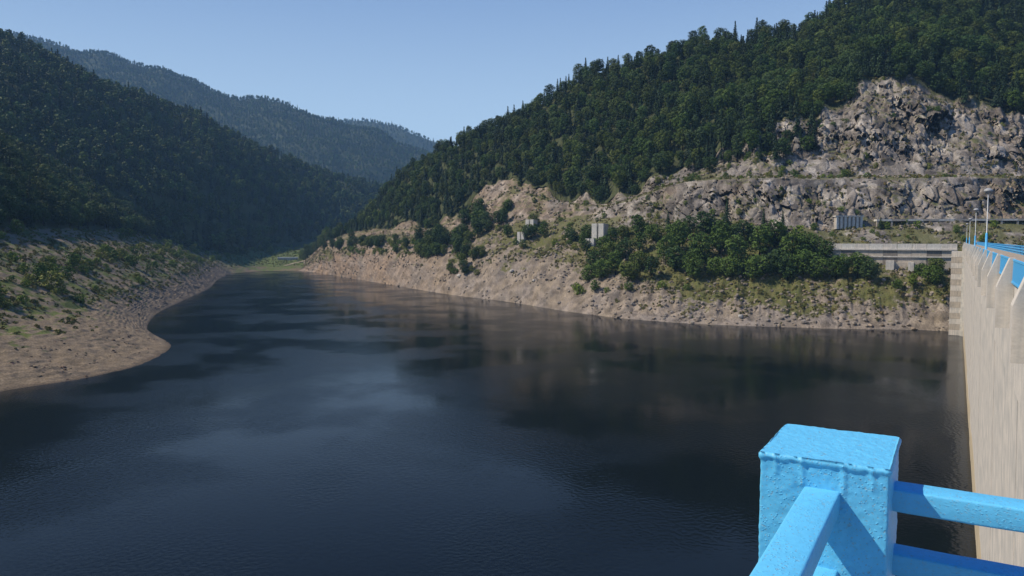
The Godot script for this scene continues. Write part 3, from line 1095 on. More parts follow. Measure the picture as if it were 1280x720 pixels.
func single_tree(called: String, shape: Dictionary, place: Transform3D, leaf: Material, label: String, group: String, category := "tree") -> void:
	var t := thing(called, label, category, Vector3.ZERO, 0.0, group)
	t.transform = place
	put("trunk", shape.trunk, M.bark, t)
	put("crown", shape.crown, leaf, t)

func plant_right() -> void:
	var edge := noise(FastNoiseLite.TYPE_SIMPLEX, 1.0 / 16.0, 401, 3)
	# the forest
	var spots := spread(R, 6, 10, 4.4, 80000, 41, func(i, k, f, p, n):
		if k == 6:
			var px: float = R.px[int(i)]
			var e := edge.get_noise_2d(p.x, p.z)
			if f < 0.955 - 0.16 * e - 0.75 * smoothstep(1060.0, 980.0, px) * smoothstep(830.0, 900.0, px) * clampf(e * 2.0 + 0.25, 0.0, 1.0): return false
		if k == 9 and f > 0.5 or p.y < 8.0: return false
		return true)
	rng.seed = 42
	forest(spots, Vector2i(160, 150), 0.34, Vector2(0.58, 1.12), {
		"place": func(p):
			var x := seen(p).x
			return "in the forest above the pale scree and ruins" if x < 780 else ("in the forest above the stepped grey rocks" if x < 1000 else ("in the forest above the tallest cliff" if x < 1180 else "in the forest above the pink end of the cliff")),
		"broad_group": "broadleaf trees of the forest above the cliff",
		"spruce_group": "spruces of the forest above the cliff",
		"mass": "broadleaf_forest", "mass_label": "dense leafy forest covering the upper slope above the grey cliff",
		"spruce_mass": "spruce_forest", "spruce_mass_label": "dark spruces scattered through the leafy forest above the grey cliff"})
	# grove between the road and the lake: pixel of the foot and width of the crown in pixels
	var grove := [[735,352,22],[752,348,26],[770,345,24],[788,350,26],[742,338,24],[762,330,28],[782,326,26],[800,338,26],[815,347,24],[800,318,22],[795,298,22],[818,302,24],[832,330,26],[845,340,28],[850,318,30],[862,345,26],[868,352,22],[876,330,32],[880,305,30],[895,345,30],[900,322,34],[915,350,28],[922,335,34],[930,312,30],[945,348,32],[950,325,34],[962,345,28],[968,310,32],[975,338,36],[985,352,26],[990,325,34],[1005,345,34],[1010,318,30],[1020,350,30],[1030,335,26],[890,296,24],[842,306,26],[862,300,24],[910,298,22],[1045,352,24],[1052,346,26],[1072,350,28],[1085,352,24],[1080,340,22],[1165,355,24],[1152,345,20],[1170,342,20],[1140,356,14],[1120,360,14],[720,362,14],[724,368,18],[827,360,14],[745,364,14],[760,366,10],[860,362,12],[786,362,12],[905,300,18],[940,300,18],[886,292,16],[958,303,18],[978,298,16],[1000,300,18],[805,290,18],[780,300,20],[765,312,22],[755,322,22]]
	rng.seed = 43
	for g in grove:
		var p := on_right(g[0], g[1], 1, 4)
		var w: float = g[2] * -p.z / F * 0.95
		var shape: Dictionary = P.broad[rng.randi() % 5] if g[2] > 18 else P.bush[rng.randi() % 3]
		var own := 8.6 if g[2] > 18 else 4.0
		var sz := w / own
		var tall := rng.randf_range(0.72, 0.95) if g[2] > 18 else 1.0
		var pos := p - Vector3(0, 1.4 * sz if g[2] > 18 else 0.2, 0)
		var big: bool = g[2] > 18
		single_tree("broadleaf_tree" if big else "green_shrub", shape, stand(pos, sz, tall), (M.tints[rng.randi() % 6] if rng.randf() < 0.55 else M.bush_tints[1]) if big else M.bush_tints[rng.randi() % 2],
			("%s rounded tree %s of the grove between the road and the lake" % [["wide", "middling", "slim"][0 if g[2] >= 30 else (1 if g[2] >= 25 else 2)], "at the foot" if g[1] >= 342 else ("in the middle" if g[1] >= 318 else "along the top")]) if big else "small rounded shrub beside the grove by the lake", "trees of the lakeside grove" if big else "shrubs beside the lakeside grove", "tree" if big else "shrub")
	# slim pale poplar and small spruces in front of the lower rocks
	for g in [[908, 296, 46], [834, 290, 26], [1100, 288, 16], [955, 292, 30], [978, 290, 26]]:
		var p := on_right(g[0], g[1], 1, 5)
		var h: float = g[2] * -p.z / F
		single_tree("spruce_tree", P.spruce[1], stand(p, h / 18.5, 1.0), M.spruce_tints[0], "slim single conifer standing in front of the lower rock face", "single conifers before the rock face")
	# groups on the bare slope to the left of the grove
	rng.seed = 44
	var lots := []
	for q in 46:
		lots.append([rng.randf_range(520, 585), rng.randf_range(300, 322), rng.randf_range(9, 17)])
	for q in 70: lots.append([rng.randf_range(400, 525), rng.randf_range(302, 318), rng.randf_range(5, 11)])
	for q in 26: lots.append([rng.randf_range(578, 640), rng.randf_range(262, 300), rng.randf_range(10, 18)])
	for q in 22: lots.append([rng.randf_range(640, 735), rng.randf_range(282, 312), rng.randf_range(8, 15)])
	for q in 14: lots.append([rng.randf_range(560, 602), rng.randf_range(322, 345), rng.randf_range(7, 13)])
	for q in [[654, 309, 11], [667, 296, 12], [673, 292, 10], [746, 306, 13], [758, 303, 13], [732, 318, 14], [742, 317, 12], [645, 306, 10]]: lots.append(q)
	for g in lots:
		var p := on_right(g[0], g[1], 1, 7)
		var w: float = g[2] * -p.z / F
		var big: bool = w > 6.0
		var shape: Dictionary = P.broad[rng.randi() % 5] if big else P.bush[rng.randi() % 3]
		single_tree("broadleaf_tree" if big else "green_shrub", shape, stand(p - Vector3(0, 0.8, 0), w / (8.6 if big else 4.0), rng.randf_range(0.75, 1.05)), M.tints[rng.randi() % 6] if big else M.bush_tints[rng.randi() % 3],
			("young leafy tree " if big else "low green shrub ") + ("on the low bench at the end of the bare bank" if g[0] < 525 else ("in the clump below the pink bank" if g[0] < 578 and g[1] < 322 else ("on the bare bank just above the water" if g[1] >= 322 else ("below the white scree" if g[0] < 640 else "beside the concrete ruins")))), "trees around the ruins" if big else "shrubs around the ruins", "tree" if big else "shrub")
	# shrubs rooted on the ledges of the rocks
	var veg := noise(FastNoiseLite.TYPE_SIMPLEX, 1.0 / 26.0, 402, 3)
	var ledge := spread(R, 3, 7, 2.6, 6000, 45, func(i, k, f, p, n):
		if R.px[int(i)] < 640: return false
		return veg.get_noise_3dv(p) + (0.25 if k == 3 or k == 5 else 0.0) + (0.2 if k == 6 and f > 0.85 else 0.0) + n.y * 0.3 - smoothstep(1060, 1200, R.px[int(i)]) * 0.22 > 0.36)
	rng.seed = 46
	for q in mini(ledge.size(), 230):
		var p: Vector3 = ledge[q]
		var bt := rng.randi() % 3
		var sz := rng.randf_range(0.35, 1.0)
		var x := seen(p).x
		single_tree("ledge_shrub", P.bush[rng.randi() % 3], stand(p - Vector3(0, 0.4, 0), sz), M.bush_tints[bt], "%s %s green shrub %s %s" % ["large" if sz > 0.7 else "small", ["bright", "dark", "yellowish"][bt], "low on the rocks near the road" if p.y < 50.0 else ("around the bench between the rock steps" if p.y < 75.0 else "high on the upper cliff"), "above the ruins" if x < 800 else ("above the grove" if x < 1040 else "behind the dam's end")], "shrubs on the rock ledges", "shrub")
	# low scrub and weeds
	var weeds := spread(R, 1, 7, 0.0, 26000, 47, func(i, k, f, p, n):
		var px: float = R.px[int(i)]
		var g := veg.get_noise_3dv(p * 1.7)
		if k == 1: return g + f * 1.1 - 1.05 + smoothstep(720.0, 880.0, px) * 0.65 > 0.0
		if k == 2: return g > (-0.25 if px > 700 else 0.05)
		if k == 4 or k == 6: return g + n.y * 0.4 > 0.42
		return g > -0.1)
	var ta := [[], []]
	var tcol := [[], []]
	for p in weeds:
		var q := rng.randi() % 2
		ta[q].append(stand(p, rng.randf_range(0.5, 1.5)))
		tcol[q].append(tint(Color(0.115, 0.13, 0.038).lerp(Color(0.19, 0.165, 0.065), rng.randf()), 0.25))
	for q in 2:
		scatter("scrub", P.tuft[q].crown, M.leaf, ta[q], tcol[q], "low weeds and dry grass over the bank below the cliffs", "scrub")

func plant_left() -> void:
	var veg := noise(FastNoiseLite.TYPE_SIMPLEX, 1.0 / 24.0, 501, 3)
	# the wood on the spur
	var spots := spread(L, 4, 6, 5.2, 16000, 51, func(i, k, f, p, n): return i < 26 * 11.2)
	rng.seed = 52
	forest(spots, Vector2i(20, 20), 0.2, Vector2(0.8, 1.25), {
		"place": func(_p): return "in the dark wood above the muddy shore",
		"broad_group": "broadleaf trees of the shaded wood",
		"spruce_group": "spruces of the shaded wood",
		"mass": "shaded_forest", "mass_label": "dark leafy wood on the spur above the muddy shore",
		"spruce_mass": "shaded_spruce_forest", "spruce_mass_label": "dark spruces in the wood above the muddy shore"})
	# scrub on the shore
	var sh := spread(L, 2, 4, 3.0, 7000, 53, func(i, k, f, p, n):
		if i > 26 * 11.5: return k == 3 and veg.get_noise_2d(p.x, p.z) > 0.0
		var d := veg.get_noise_2d(p.x, p.z) - (0.25 if k == 3 else 0.0) + (0.15 if k == 2 and f > 0.35 else -0.1) + (0.2 if i > 26 * 1.6 and i < 26 * 5.5 else 0.0)
		return d > 0.0)
	rng.seed = 54
	for q in mini(sh.size(), 280):
		var p: Vector3 = sh[q]
		var bt := rng.randi() % 3
		single_tree("shore_shrub", P.bush[rng.randi() % 3], stand(p - Vector3(0, 0.2, 0), rng.randf_range(0.5, 1.0) + pow(rng.randf(), 2.0) * 1.2), M.bush_tints[bt], ["bright", "dark", "yellowish"][bt] + " green shrub " + ("low on the muddy shore" if p.y < 18.0 else ("halfway up the muddy shore" if p.y < 30.0 else "at the edge of the dark wood by the shore")), "shrubs on the muddy shore", "shrub")
	var weeds := spread(L, 1, 4, 0.0, 12000, 55, func(i, k, f, p, n):
		var g := veg.get_noise_3dv(p * 2.0)
		if k == 1: return f > 0.55 and g + f - 0.85 > 0.0
		return g > -0.15)
	var ta := []
	var tcol := []
	for p in weeds:
		ta.append(stand(p, rng.randf_range(0.5, 1.6)))
		tcol.append(tint(Color(0.10, 0.125, 0.03).lerp(Color(0.17, 0.15, 0.06), rng.randf() * 0.7), 0.25))
	scatter("weeds", P.tuft[0].crown, M.leaf, ta, tcol, "weeds and rough grass over the muddy shore below the wood", "weeds")

func plant_far() -> void:
	rng.seed = 61
	var spots := spread(LM, 0, 3, 7.2, 34000, 62, func(i, k, f, p, n): return k < 2 or f < 0.4)
	rng.seed = 63
	var names := {"mass": "mountainside_forest", "mass_label": "leafy forest on the dark mountainside above the left shore", "spruce_mass": "mountainside_spruce_forest", "spruce_mass_label": "spruces through the dark mountainside forest above the left shore"}
	forest(spots, Vector2i.ZERO, 0.25, Vector2(0.85, 1.3), names, false)
	var mid := spread(MID, 0, 3, 9.5, 90000, 64, func(i, k, f, p, n): return k < 2 or f < 0.3)
	names.mass = "hazy_forest"
	names.mass_label = "blue hazy forest covering the mountain behind"
	names.spruce_mass = "hazy_spruce_forest"
	names.spruce_mass_label = "spruces in the blue hazy forest on the mountain behind"
	rng.seed = 65
	forest(mid, Vector2i.ZERO, 0.35, Vector2(0.85, 1.25), names, false)
	var far := spread(FAR, 0, 2, 16.0, 30000, 66, func(i, k, f, p, n): return k < 1 or f < 0.2)
	names.mass = "farthest_forest"
	names.mass_label = "pale blue forest on the mountain closing the valley"
	names.spruce_mass = "farthest_spruce_forest"
	names.spruce_mass_label = "spruces on the pale blue mountain closing the valley"
	rng.seed = 67
	forest(far, Vector2i.ZERO, 0.4, Vector2(1.1, 1.6), names, false)

func scatter_stones() -> void:
	var heap := noise(FastNoiseLite.TYPE_SIMPLEX, 1.0 / 18.0, 601, 3)
	var a := spread(R, 1, 4, 0.0, 16000, 71, func(i, k, f, p, n):
		if k == 1: return heap.get_noise_3dv(p) > 0.08 - smoothstep(700, 850, R.px[int(i)]) * 0.6
		return heap.get_noise_3dv(p) > 0.12)
	var b := spread(R, 3, 7, 0.0, 9000, 72, func(i, k, f, p, n): return n.y > 0.35 and heap.get_noise_3dv(p) > -0.1)
	a.append_array(b)
	rng.seed = 73
	var ta := [[], [], []]
	var tc := [[], [], []]
	for p in a:
		var q := rng.randi() % 3
		var sz := 0.35 + pow(rng.randf(), 3.0) * 1.9
		ta[q].append(stand(p + Vector3(0, sz * 0.1, 0), sz, rng.randf_range(0.6, 1.0), 0.6))
		var g := rng.randf_range(0.65, 1.3)
		var sc := Color(0.33, 0.295, 0.25).lerp(Color(0.36, 0.285, 0.21), rng.randf())
		tc[q].append(Color(sc.r * g, sc.g * g, sc.b * g))
	for q in 3:
		scatter("scree", P.stones[q], M.rock, ta[q], tc[q], "loose broken stones over the bare bank and rock ledges", "scree")
	var c := spread(L, 1, 3, 0.0, 3500, 74, func(i, k, f, p, n): return heap.get_noise_3dv(p) > 0.05)
	var tl := []
	var cl := []
	for p in c:
		var sz := 0.15 + pow(rng.randf(), 3.0) * 0.8
		tl.append(stand(p, sz, rng.randf_range(0.5, 0.9), 0.5))
		cl.append(tint(Color(0.22, 0.17, 0.12), 0.4))
	var clod := spread(L, 1, 2, 0.0, 9000, 76, func(i, k, f, p, n): return i > 26 * 1.8 and i < 26 * 5.2 and f > 0.12 and f < 0.6 and heap.get_noise_3dv(p * 1.6 + Vector3(31, 0, 7)) > 0.2)
	for p in clod:
		var sz := 0.2 + pow(rng.randf(), 2.5) * 1.0
		tl.append(stand(p, sz, rng.randf_range(0.5, 0.8), 0.5))
		cl.append(tint(Color(0.15, 0.115, 0.085), 0.4))
	scatter("shore_stones", P.stones[0], M.rock, tl, cl, "small dark stones strewn over the muddy point", "stones")
	# boulders that can be picked out
	rng.seed = 75
	for g in [[926, 397, 2.6], [862, 398, 2.0], [893, 366, 1.8], [575, 346, 4.0], [700, 380, 2.4], [1004, 404, 2.4], [1046, 398, 2.0], [1082, 402, 2.2], [838, 392, 2.2], [812, 388, 2.4], [790, 382, 2.2], [1120, 404, 2.0], [960, 402, 2.0], [745, 384, 2.2], [668, 352, 2.6], [640, 340, 2.8]]:
		var p := on_right(g[0], g[1], 1, 4)
		var t := put("boulder", P.stones[rng.randi() % 3], plain(Color(0.62, 0.60, 0.56) if g[2] > 2.5 else Color(0.36, 0.32, 0.28), 0.9, M.rock.albedo_texture, 0.3))
		t.transform = stand(p + Vector3(0, g[2] * 0.12, 0), g[2], 0.8, 0.4)
		tag(t, "pale boulder lying on the bare bank across the lake" if g[2] > 2.5 else "grey brown boulder lying on the stony bank across the lake", "boulder", "pale boulders on the bank" if g[2] > 2.5 else "grey boulders on the bank")

# ------------------------------------------------------------------ the dam
var fin_at := []
func build_dam() -> void:
	for i in 25: fin_at.append(18.4 + 12.1 * i)
	var base := dam(4.0, 0, 0)
	var t := thing("dam", "pale concrete dam wall streaked with lime, standing in the lake", "dam", base)
	var s := -44.0
	var k := 0
	rng.seed = 80
	while s < 330.0:
		var w := 12.1
		var o := rng.randf_range(-0.03, 0.03)
		var prof := PackedVector2Array([Vector2(2.4, 32.95), Vector2(2.4, 28.3), Vector2(2.62 + o, 27.8), Vector2(3.02 + o, 0.0), Vector2(3.2 + o, -25), Vector2(44, -25), Vector2(9, 27), Vector2(6.5, 31), Vector2(6.5, 32.95)])
		put("wall_block", dam_prism(prof, s + 0.02, s + w - 0.02, base), M.concrete, t)
		put("waterline_band", dam_prism(PackedVector2Array([Vector2(2.94 + o, 4.8 + o * 30.0), Vector2(3.012 + o, -1.0), Vector2(3.4, -1.0), Vector2(3.4, 4.8 + o * 30.0)]), s + 0.03, s + w - 0.03, base), M.concrete_ochre, t)
		put("deck_slab", dam_mesh(2.44, 6.6, s + 0.015, s + w - 0.015, 32.97, DECK, base), M.pavement, t)
		put("kerb", dam_mesh(2.8, 3.0, s + 0.03, s + w - 0.03, DECK + 0.004, DECK + 0.14, base), M.concrete_grey, t)
		s += w
		k += 1
	# corbels that carry the parapet
	for q in fin_at:
		var prof := PackedVector2Array([Vector2(2.39, 30.8), Vector2(1.7, 30.8), Vector2(1.7, 32.74), Vector2(2.2, 34.14), Vector2(2.43, 34.14), Vector2(2.43, 33.0), Vector2(2.39, 32.9)])
		put("corbel", dam_prism(prof, q, q + 1.1, base), M.concrete, t)
	# the stepped end block, cast in lifts
	for i in 16:
		var y0 := -2.0 + i * 2.05
		put("lift", dam_mesh(-1.6 + 0.05 * (i % 2), 2.9, 318.0 - 0.02 * (i % 3), 330.0, y0, y0 + 1.99, base), M.concrete if i % 2 else M.concrete_grey, t)
	put("end_pier", dam_mesh(1.9, 4.2, 316.6, 317.9, -2.0, 33.4, base), M.concrete_pale, t)
	# blue railings between the corbels, one bay each
	for i in fin_at.size() - 1:
		var a: float = fin_at[i] + 1.1
		var b: float = fin_at[i + 1]
		var o := dam(2.34, a, DECK)
		var r := thing("railing", "blue railing bay between two concrete corbels on the lake side of the dam", "railing", o, 0.0, "blue railing bays on the lake side")
		put("top_rail", dam_mesh(2.31, 2.40, a, b, 34.0, 34.09, o), M.blue_steel, r)
		put("bottom_rail", dam_mesh(2.28, 2.38, a, b, 32.97, 33.06, o), M.blue_steel, r)
		var n := 22 if i < 6 else 8
		for q in n:
			var s0 := a + 0.25 + (b - a - 0.5) * q / (n - 1)
			var prof := PackedVector2Array([Vector2(2.30, 33.062), Vector2(2.37, 33.062), Vector2(2.38, 33.998), Vector2(2.32, 33.998)])
			put("baluster", dam_prism(prof, s0 - 0.05, s0 + 0.05, o), M.blue_steel, r)
	# downstream railing, bays of 12.1 m
	s = 10.0
	while s < 325.0:
		var o := dam(6.35, s, DECK)
		var r := thing("railing", "blue railing bay along the far edge of the dam walkway", "railing", o, 0.0, "blue railing bays on the far edge")
		for y in [33.62, 33.95, 34.28]:
			put("rail", dam_mesh(6.32, 6.38, s, s + 12.0, y, y + 0.07, o), M.blue_steel, r)
		for q in 6:
			var s0 := s + 0.1 + q * 2.4
			if s0 > s + 12.0: continue
			put("post", dam_mesh(6.385, 6.48, s0, s0 + 0.1, DECK, 34.36, o), M.blue_steel, r)
		s += 12.1
	# lamps
	for q in [38.0, 92.0, 149.0, 215.0, 280.0]:
		var o := dam(2.62, q, DECK + 0.004)
		var lp := thing("street_lamp", "slim white lamp post with dish head and blue base on the dam", "lamp", o, 0.0, "lamp posts on the dam walkway")
		put("base_column", lathe([[0.0, 0.0], [0.17, 0.0], [0.17, 0.1], [0.12, 0.14], [0.11, 2.3], [0.08, 2.42], [0.04, 2.45]]), M.blue_steel, lp)
		put("pole", lathe([[0.05, 2.4], [0.038, 6.4], [0.03, 6.45]], 10), M.white_steel, lp)
		put("lamp_shade", lathe([[0.05, 6.42], [0.18, 6.5], [0.42, 6.72], [0.43, 6.78], [0.35, 6.92], [0.16, 7.02], [0.0, 7.05]]), M.lamp_grey, lp)

# ------------------------------------------------------------------ the balcony in front
func rough_block(w: float, d: float, h: float, seed_: int) -> ArrayMesh:
	# a hand-cast block with worn, slightly wavy edges; the origin is the middle of its base
	var nz := noise(FastNoiseLite.TYPE_SIMPLEX, 9.0, seed_, 3)
	var nz2 := noise(FastNoiseLite.TYPE_SIMPLEX, 40.0, seed_ + 1, 2)
	var st := solid_start()
	var n := 64
	var r := 0.005
	var face := func(o: Vector3, u: Vector3, v: Vector3, nu: int, nv: int):
		var grid := []
		for j in nv + 1:
			var row := []
			for i in nu + 1:
				var p := o + u * (float(i) / nu) + v * (float(j) / nv)
				# round the corners: pull the point onto a box with rounded edges
				var c := p.clamp(Vector3(-w / 2 + r, r, -d / 2 + r), Vector3(w / 2 - r, h - r, d / 2 - r))
				var q := p - c
				if q.length() > 0.0001: q = q.normalized() * r
				p = c + q
				var dirn := q.normalized()
				var side := 1.0 - absf(dirn.y)
				# a thick lip of paint under the top edge and runs below it
				var up := p.y - h
				var bulge := side * 0.005 * smoothstep(-0.020, -0.013, up + nz.get_noise_3dv(p * 2.0) * 0.006)
				for run in [[-0.05, 0.075], [0.055, 0.10], [-0.12, 0.05], [0.125, 0.06]]:
					bulge += side * 0.004 * exp(-pow((p.x - run[0] + nz.get_noise_1d(p.y * 2.0) * 0.004) / 0.006, 2.0)) * smoothstep(-run[1] - 0.012, -run[1], up)
				p += dirn * (bulge + nz.get_noise_3dv(p) * 0.002 + nz2.get_noise_3dv(p) * 0.0012)
				row.append(p)
			grid.append(row)
		for j in nv:
			for i in nu:
				for q in [[0, 0], [0, 1], [1, 1], [0, 0], [1, 1], [1, 0]]:
					st.add_vertex(grid[j + q[1]][i + q[0]])
	st.set_smooth_group(0)
	var nh := int(n * h / w)
	face.call(Vector3(-w / 2, h, -d / 2), Vector3(0, 0, d), Vector3(w, 0, 0), n, n)
	face.call(Vector3(-w / 2, 0, -d / 2), Vector3(w, 0, 0), Vector3(0, h, 0), n, nh)
	face.call(Vector3(w / 2, 0, d / 2), Vector3(-w, 0, 0), Vector3(0, h, 0), n, nh)
	face.call(Vector3(-w / 2, 0, d / 2), Vector3(0, 0, -d), Vector3(0, h, 0), n, nh)
	face.call(Vector3(w / 2, 0, -d / 2), Vector3(0, 0, d), Vector3(0, h, 0), n, nh)
	st.index()
	st.generate_normals()
	return st.commit()

# a painted bar with rounded edges and slightly wavy faces, from a to b
func bar(a: Vector3, b: Vector3, w: float, h: float, seed_: int) -> ArrayMesh:
	var nz := noise(FastNoiseLite.TYPE_SIMPLEX, 6.0, seed_, 3)
	var st := solid_start()
	st.set_smooth_group(0)
	var d := (b - a).normalized()
	var x := Vector3.UP.cross(d).normalized()
	var r := 0.007
	var ring := []
	for q in [[1, 1], [-1, 1], [-1, -1], [1, -1]]:
		for k in 4:
			var ang: float = [0.0, PI / 2, PI, 1.5 * PI][[[1, 1], [-1, 1], [-1, -1], [1, -1]].find(q)] + k * PI / 6
			ring.append(Vector2(q[0] * (w / 2 - r) + cos(ang) * r, q[1] * (h / 2 - r) + sin(ang) * r))
	var n := 40
	for i in n:
		for k in ring.size():
			var k1 := (k + 1) % ring.size()
			for e in [[0, k], [1, k], [1, k1], [0, k], [1, k1], [0, k1]]:
				var p := a.lerp(b, float(i + e[0]) / n)
				var c: Vector2 = ring[e[1]]
				var pt := p + x * c.x + Vector3.UP * c.y
				pt += (x * signf(c.x) + Vector3.UP * signf(c.y)) * nz.get_noise_3dv(pt) * 0.0012
				st.add_vertex(pt)
	st.index()
	st.generate_normals()
	return st.commit()

func build_balcony() -> void:
	var h := 0.6
	var top := EYE - h
	var l0 := -0.765 * h
	var s0 := 3.58 * h
	var pw := 0.548 * h
	var pd := 0.63 * h
	var lc := l0 + pw / 2
	var sc := s0 + pd / 2
	# floor slab with its brackets
	var o := dam(0.9, -2.0, DECK - 0.4)
	var b := thing("balcony", "concrete balcony jutting from the dam over the lake", "balcony", o)
	put("slab", dam_mesh(l0 - 0.15, 2.19, -6.0, s0 + pd + 0.12, DECK - 0.3, DECK, o), M.concrete_grey, b)
	for q in [-4.6, 0.6]:
		put("bracket", dam_prism(PackedVector2Array([Vector2(2.38, 28.6), Vector2(1.4, 30.2), Vector2(l0, DECK - 0.302), Vector2(2.38, DECK - 0.302)]), q, q + 0.7, o), M.concrete_grey, b)
	# corner post
	var pb := dam(lc, sc, DECK + 0.003)
	var post := put("corner_post", rough_block(pw, pd, top - DECK, 91), M.paint)
	post.position = pb
	post.rotation.y = -TURN
	tag(post, "square blue painted concrete post at the balcony corner, lumpy and chipped", "post")
	# rails towards the camera and towards the dam
	var rw := 0.094
	var rh := 0.064
	var heights := [EYE - 1.128 * h - rh / 2, EYE - 1.49 * h - rh / 2, EYE - 1.85 * h - rh / 2, EYE - 2.2 * h - rh / 2]
	var side := thing("balcony_railing", "blue painted rails running back along the balcony from the post", "railing", dam(lc, s0, DECK))
	var drop := 0.014
	var wing := thing("balcony_railing", "blue painted rails running from the post towards the dam", "railing", dam(l0 + pw, sc, DECK))
	for k in heights.size():
		var y: float = heights[k]
		var sh := 0.0 if k == 0 else 0.09
		put("rail", bar(dam(lc, s0 + 0.004, y) - side.position, dam(lc, -5.6, y) - side.position, rw, rh, 92 + k), M.paint, side)
		put("rail", bar(dam(l0 + pw - 0.004, sc, y - drop) - wing.position + e2 * sh, dam(1.9, sc, y - drop) - wing.position + e2 * sh, rw, rh, 96 + k), M.paint, wing)
	put("end_post", dam_mesh(1.9, 2.15, sc - 0.12, sc + 0.12, DECK + 0.003, top, wing.position), M.paint, wing)
	put("end_post", dam_mesh(lc - 0.14, lc + 0.14, -5.9, -5.6, DECK + 0.003, top, side.position), M.paint, side)

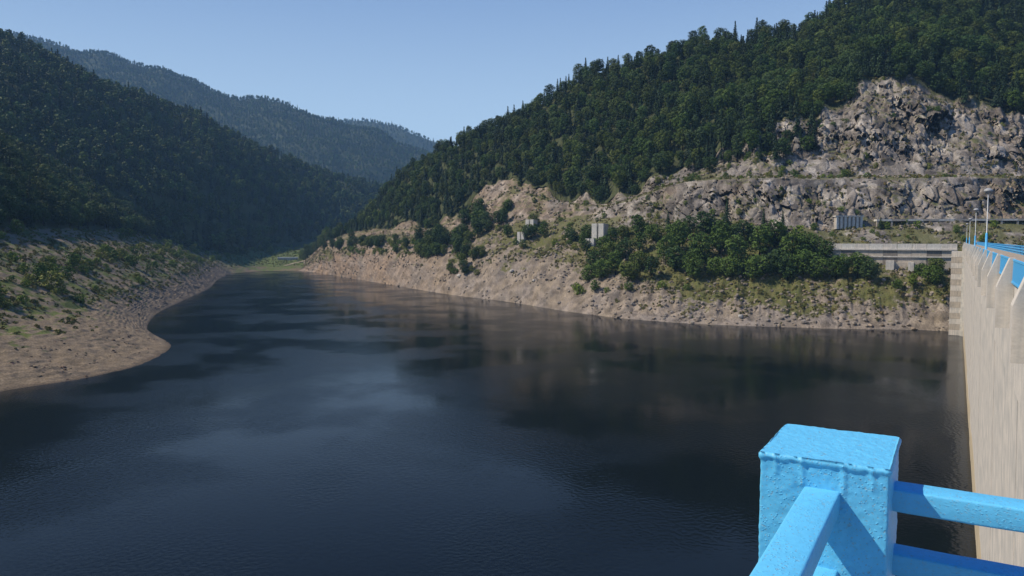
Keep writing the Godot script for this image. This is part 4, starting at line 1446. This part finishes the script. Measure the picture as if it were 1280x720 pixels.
# ------------------------------------------------------------------ road, walls and ruins across the lake
func build_road_works() -> void:
	# retaining wall under the road, panel by panel
	var a := at(1034, 330, 333)
	var b := at(1196, 330, 311)
	a.y = 16
	b.y = 16
	var run := (b - a)
	var len_ := run.length()
	var r := run.normalized()
	var fwd := Vector3.UP.cross(r).normalized()
	if fwd.z > 0: fwd = -fwd
	var w := thing("retaining_wall", "long concrete retaining wall carrying the road to the dam", "wall", a)
	var n := 9
	rng.seed = 85
	for i in n:
		var c := r * (len_ * (i + 0.5) / n)
		put("wall_panel", box_at(c + fwd * (0.6 + rng.randf_range(0, 0.12)), r, fwd, len_ / n - 0.06, 1.0, 14.6), M.concrete_dark if i % 3 == 1 else M.concrete_grey, w)
		put("ledge", box_at(c + Vector3(0, 11.6, 0) + fwd * 0.05, r, fwd, len_ / n - 0.05, 0.8, 0.5), M.concrete, w)
		put("coping", box_at(c + Vector3(0, 14.62, 0) + fwd * 0.4, r, fwd, len_ / n - 0.04, 1.6, 0.5), M.concrete, w)
		put("parapet", box_at(c + Vector3(0, 15.13, 0) + fwd * 0.6, r, fwd, len_ / n - 0.1, 0.4, 2.3), M.concrete_pale if i % 2 else M.concrete, w)
	for c in [[0.5, 3.2, 9.6], [0.66, 2.2, 9.0]]:
		put("buttress", box_at(r * len_ * c[0] - fwd * 1.4, r, fwd, c[1], 3.4, c[2] + 0.6), M.concrete, w)
	put("recess", box_at(r * len_ * 0.585 - fwd * 0.5, r, fwd, len_ * 0.11, 1.6, 9.4), M.concrete_grey, w)
	put("white_block", box_at(r * len_ * 0.1 + Vector3(0, 5.0, 0) - fwd * 0.9, r, fwd, 5.2, 2.4, 6.2), M.concrete_pale, w)
	# the road on top
	var road := SurfaceTool.new()
	road.begin(Mesh.PRIMITIVE_TRIANGLES)
	var q := [a + fwd * 1.2, b + r * 30 + fwd * 1.2, b + r * 30 + fwd * 9.0, a + fwd * 9.0]
	for k in [0, 2, 1, 0, 3, 2]:
		var p: Vector3 = q[k]
		p.y = DECK - 1.9
		road.set_normal(Vector3.UP)
		road.add_vertex(p)
	structure("road", road.commit(), M.asphalt, "grey road behind the retaining wall leading to the dam", "road")
	# ribbed white portal
	var pp := on_right(1060, 285, 1, 5)
	var pt := thing("concrete_portal", "small white ribbed concrete portal at the foot of the cliff", "portal", pp - Vector3(0, 0.6, 0))
	put("wall", box_at(Vector3(0, 0, -0.6), Vector3.RIGHT, Vector3.FORWARD, 12.6, 1.6, 5.6), M.concrete_grey, pt)
	for k in 7:
		put("rib", box_at(Vector3(-5.7 + k * 1.9, 0, 0.62), Vector3.RIGHT, Vector3.FORWARD, 1.05, 0.8, 5.8), M.concrete_pale, pt)
	put("roof_slab", box_at(Vector3(0, 5.82, -0.2), Vector3.RIGHT, Vector3.FORWARD, 13.4, 3.0, 0.5), M.concrete_pale, pt)
	# rockfall gallery along the road: slab on posts
	var ga := on_right(1094, 282, 1, 5)
	var gb := on_right(1290, 281, 1, 5)
	gb.y = ga.y
	var gr := (gb - ga).normalized()
	var gf := Vector3.UP.cross(gr).normalized()
	if gf.z > 0: gf = -gf
	var gl := (gb - ga).length()
	var g := thing("rockfall_gallery", "low concrete gallery with dark openings along the foot of the cliff", "gallery", ga - Vector3(0, 0.8, 0))
	put("back_wall", box_at(gr * gl / 2 + gf * 2.2, gr, gf, gl, 0.6, 2.6), M.concrete_grey, g)
	var m := 10
	for k in m:
		put("roof_slab", box_at(gr * gl * (k + 0.5) / m + Vector3(0, 2.62, 0) + gf * 0.6, gr, gf, gl / m - 0.06, 4.6, 0.9), M.concrete_grey if k % 2 else M.concrete_pale, g)
	for k in m + 1:
		put("column", box_at(gr * clampf(gl * k / m, 0.5, gl - 0.5) - gf * 1.2, gr, gf, 0.8, 0.8, 2.6), M.concrete_grey, g)
	# concrete ruins on the slope
	for c in [[663, 290, 12, 19, "tall pale concrete pier, upper one of the left pair of ruins"], [652.5, 303, 10, 15, "squat pale concrete pier, lower one of the left pair of ruins"], [750, 300, 17, 24, "wide pale concrete pier with dark grooves, upper one of the right pair of ruins"], [738.5, 313, 12, 17, "pale concrete pier, lower one of the right pair of ruins"]]:
		var p := on_right(c[0], c[1], 1, 7)
		var sc: float = -p.z / F
		var wd: float = c[2] * sc
		var ht: float = c[3] * sc * 0.8
		var t := thing("concrete_ruin", c[4], "ruin", p - Vector3(0, 1.5, 0), -0.55)
		put("core", box_at(Vector3(0, 0, -wd * 0.3), Vector3.RIGHT, Vector3.FORWARD, wd * 0.98, wd * 0.6, ht + 1.3), M.concrete_grey, t)
		for k in 2:
			put("rib", box_at(Vector3((k - 0.5) * wd * 0.54, 0, wd * 0.12), Vector3.RIGHT, Vector3.FORWARD, wd * 0.4, wd * 0.24, ht + 1.45), M.concrete_pale, t)
	# low white building and track at the head of the lake
	var vb := on_left(360, 325)
	var sh := thing("long_shed", "long low white shed on the meadow at the head of the lake", "shed", vb - Vector3(0, 0.8, 0), 0.25)
	put("wall", box_at(Vector3.ZERO, Vector3.RIGHT, Vector3.FORWARD, 24, 6, 3.6), M.concrete_pale, sh)
	put("roof", box_at(Vector3(0, 3.62, 0), Vector3.RIGHT, Vector3.FORWARD, 25, 7, 0.5), M.white_steel, sh)
	var tr := SurfaceTool.new()
	tr.begin(Mesh.PRIMITIVE_TRIANGLES)
	var path := [[356, 332.5], [366, 330], [376, 327.5], [386, 324.5], [396, 321], [404, 318]]
	for i in path.size() - 1:
		var p0 := on_left(path[i][0], path[i][1]) + Vector3(0, 0.5, 0)
		var p1 := on_left(path[i + 1][0], path[i + 1][1]) + Vector3(0, 0.5, 0)
		var sd := (p1 - p0).cross(Vector3.UP).normalized() * 2.2
		for v in [p0 - sd, p1 - sd, p1 + sd, p0 - sd, p1 + sd, p0 + sd]:
			tr.set_normal(Vector3.UP)
			tr.add_vertex(v)
	structure("path", tr.commit(), M.dirt_track, "pale dirt track leading down the meadow to the lake", "path")
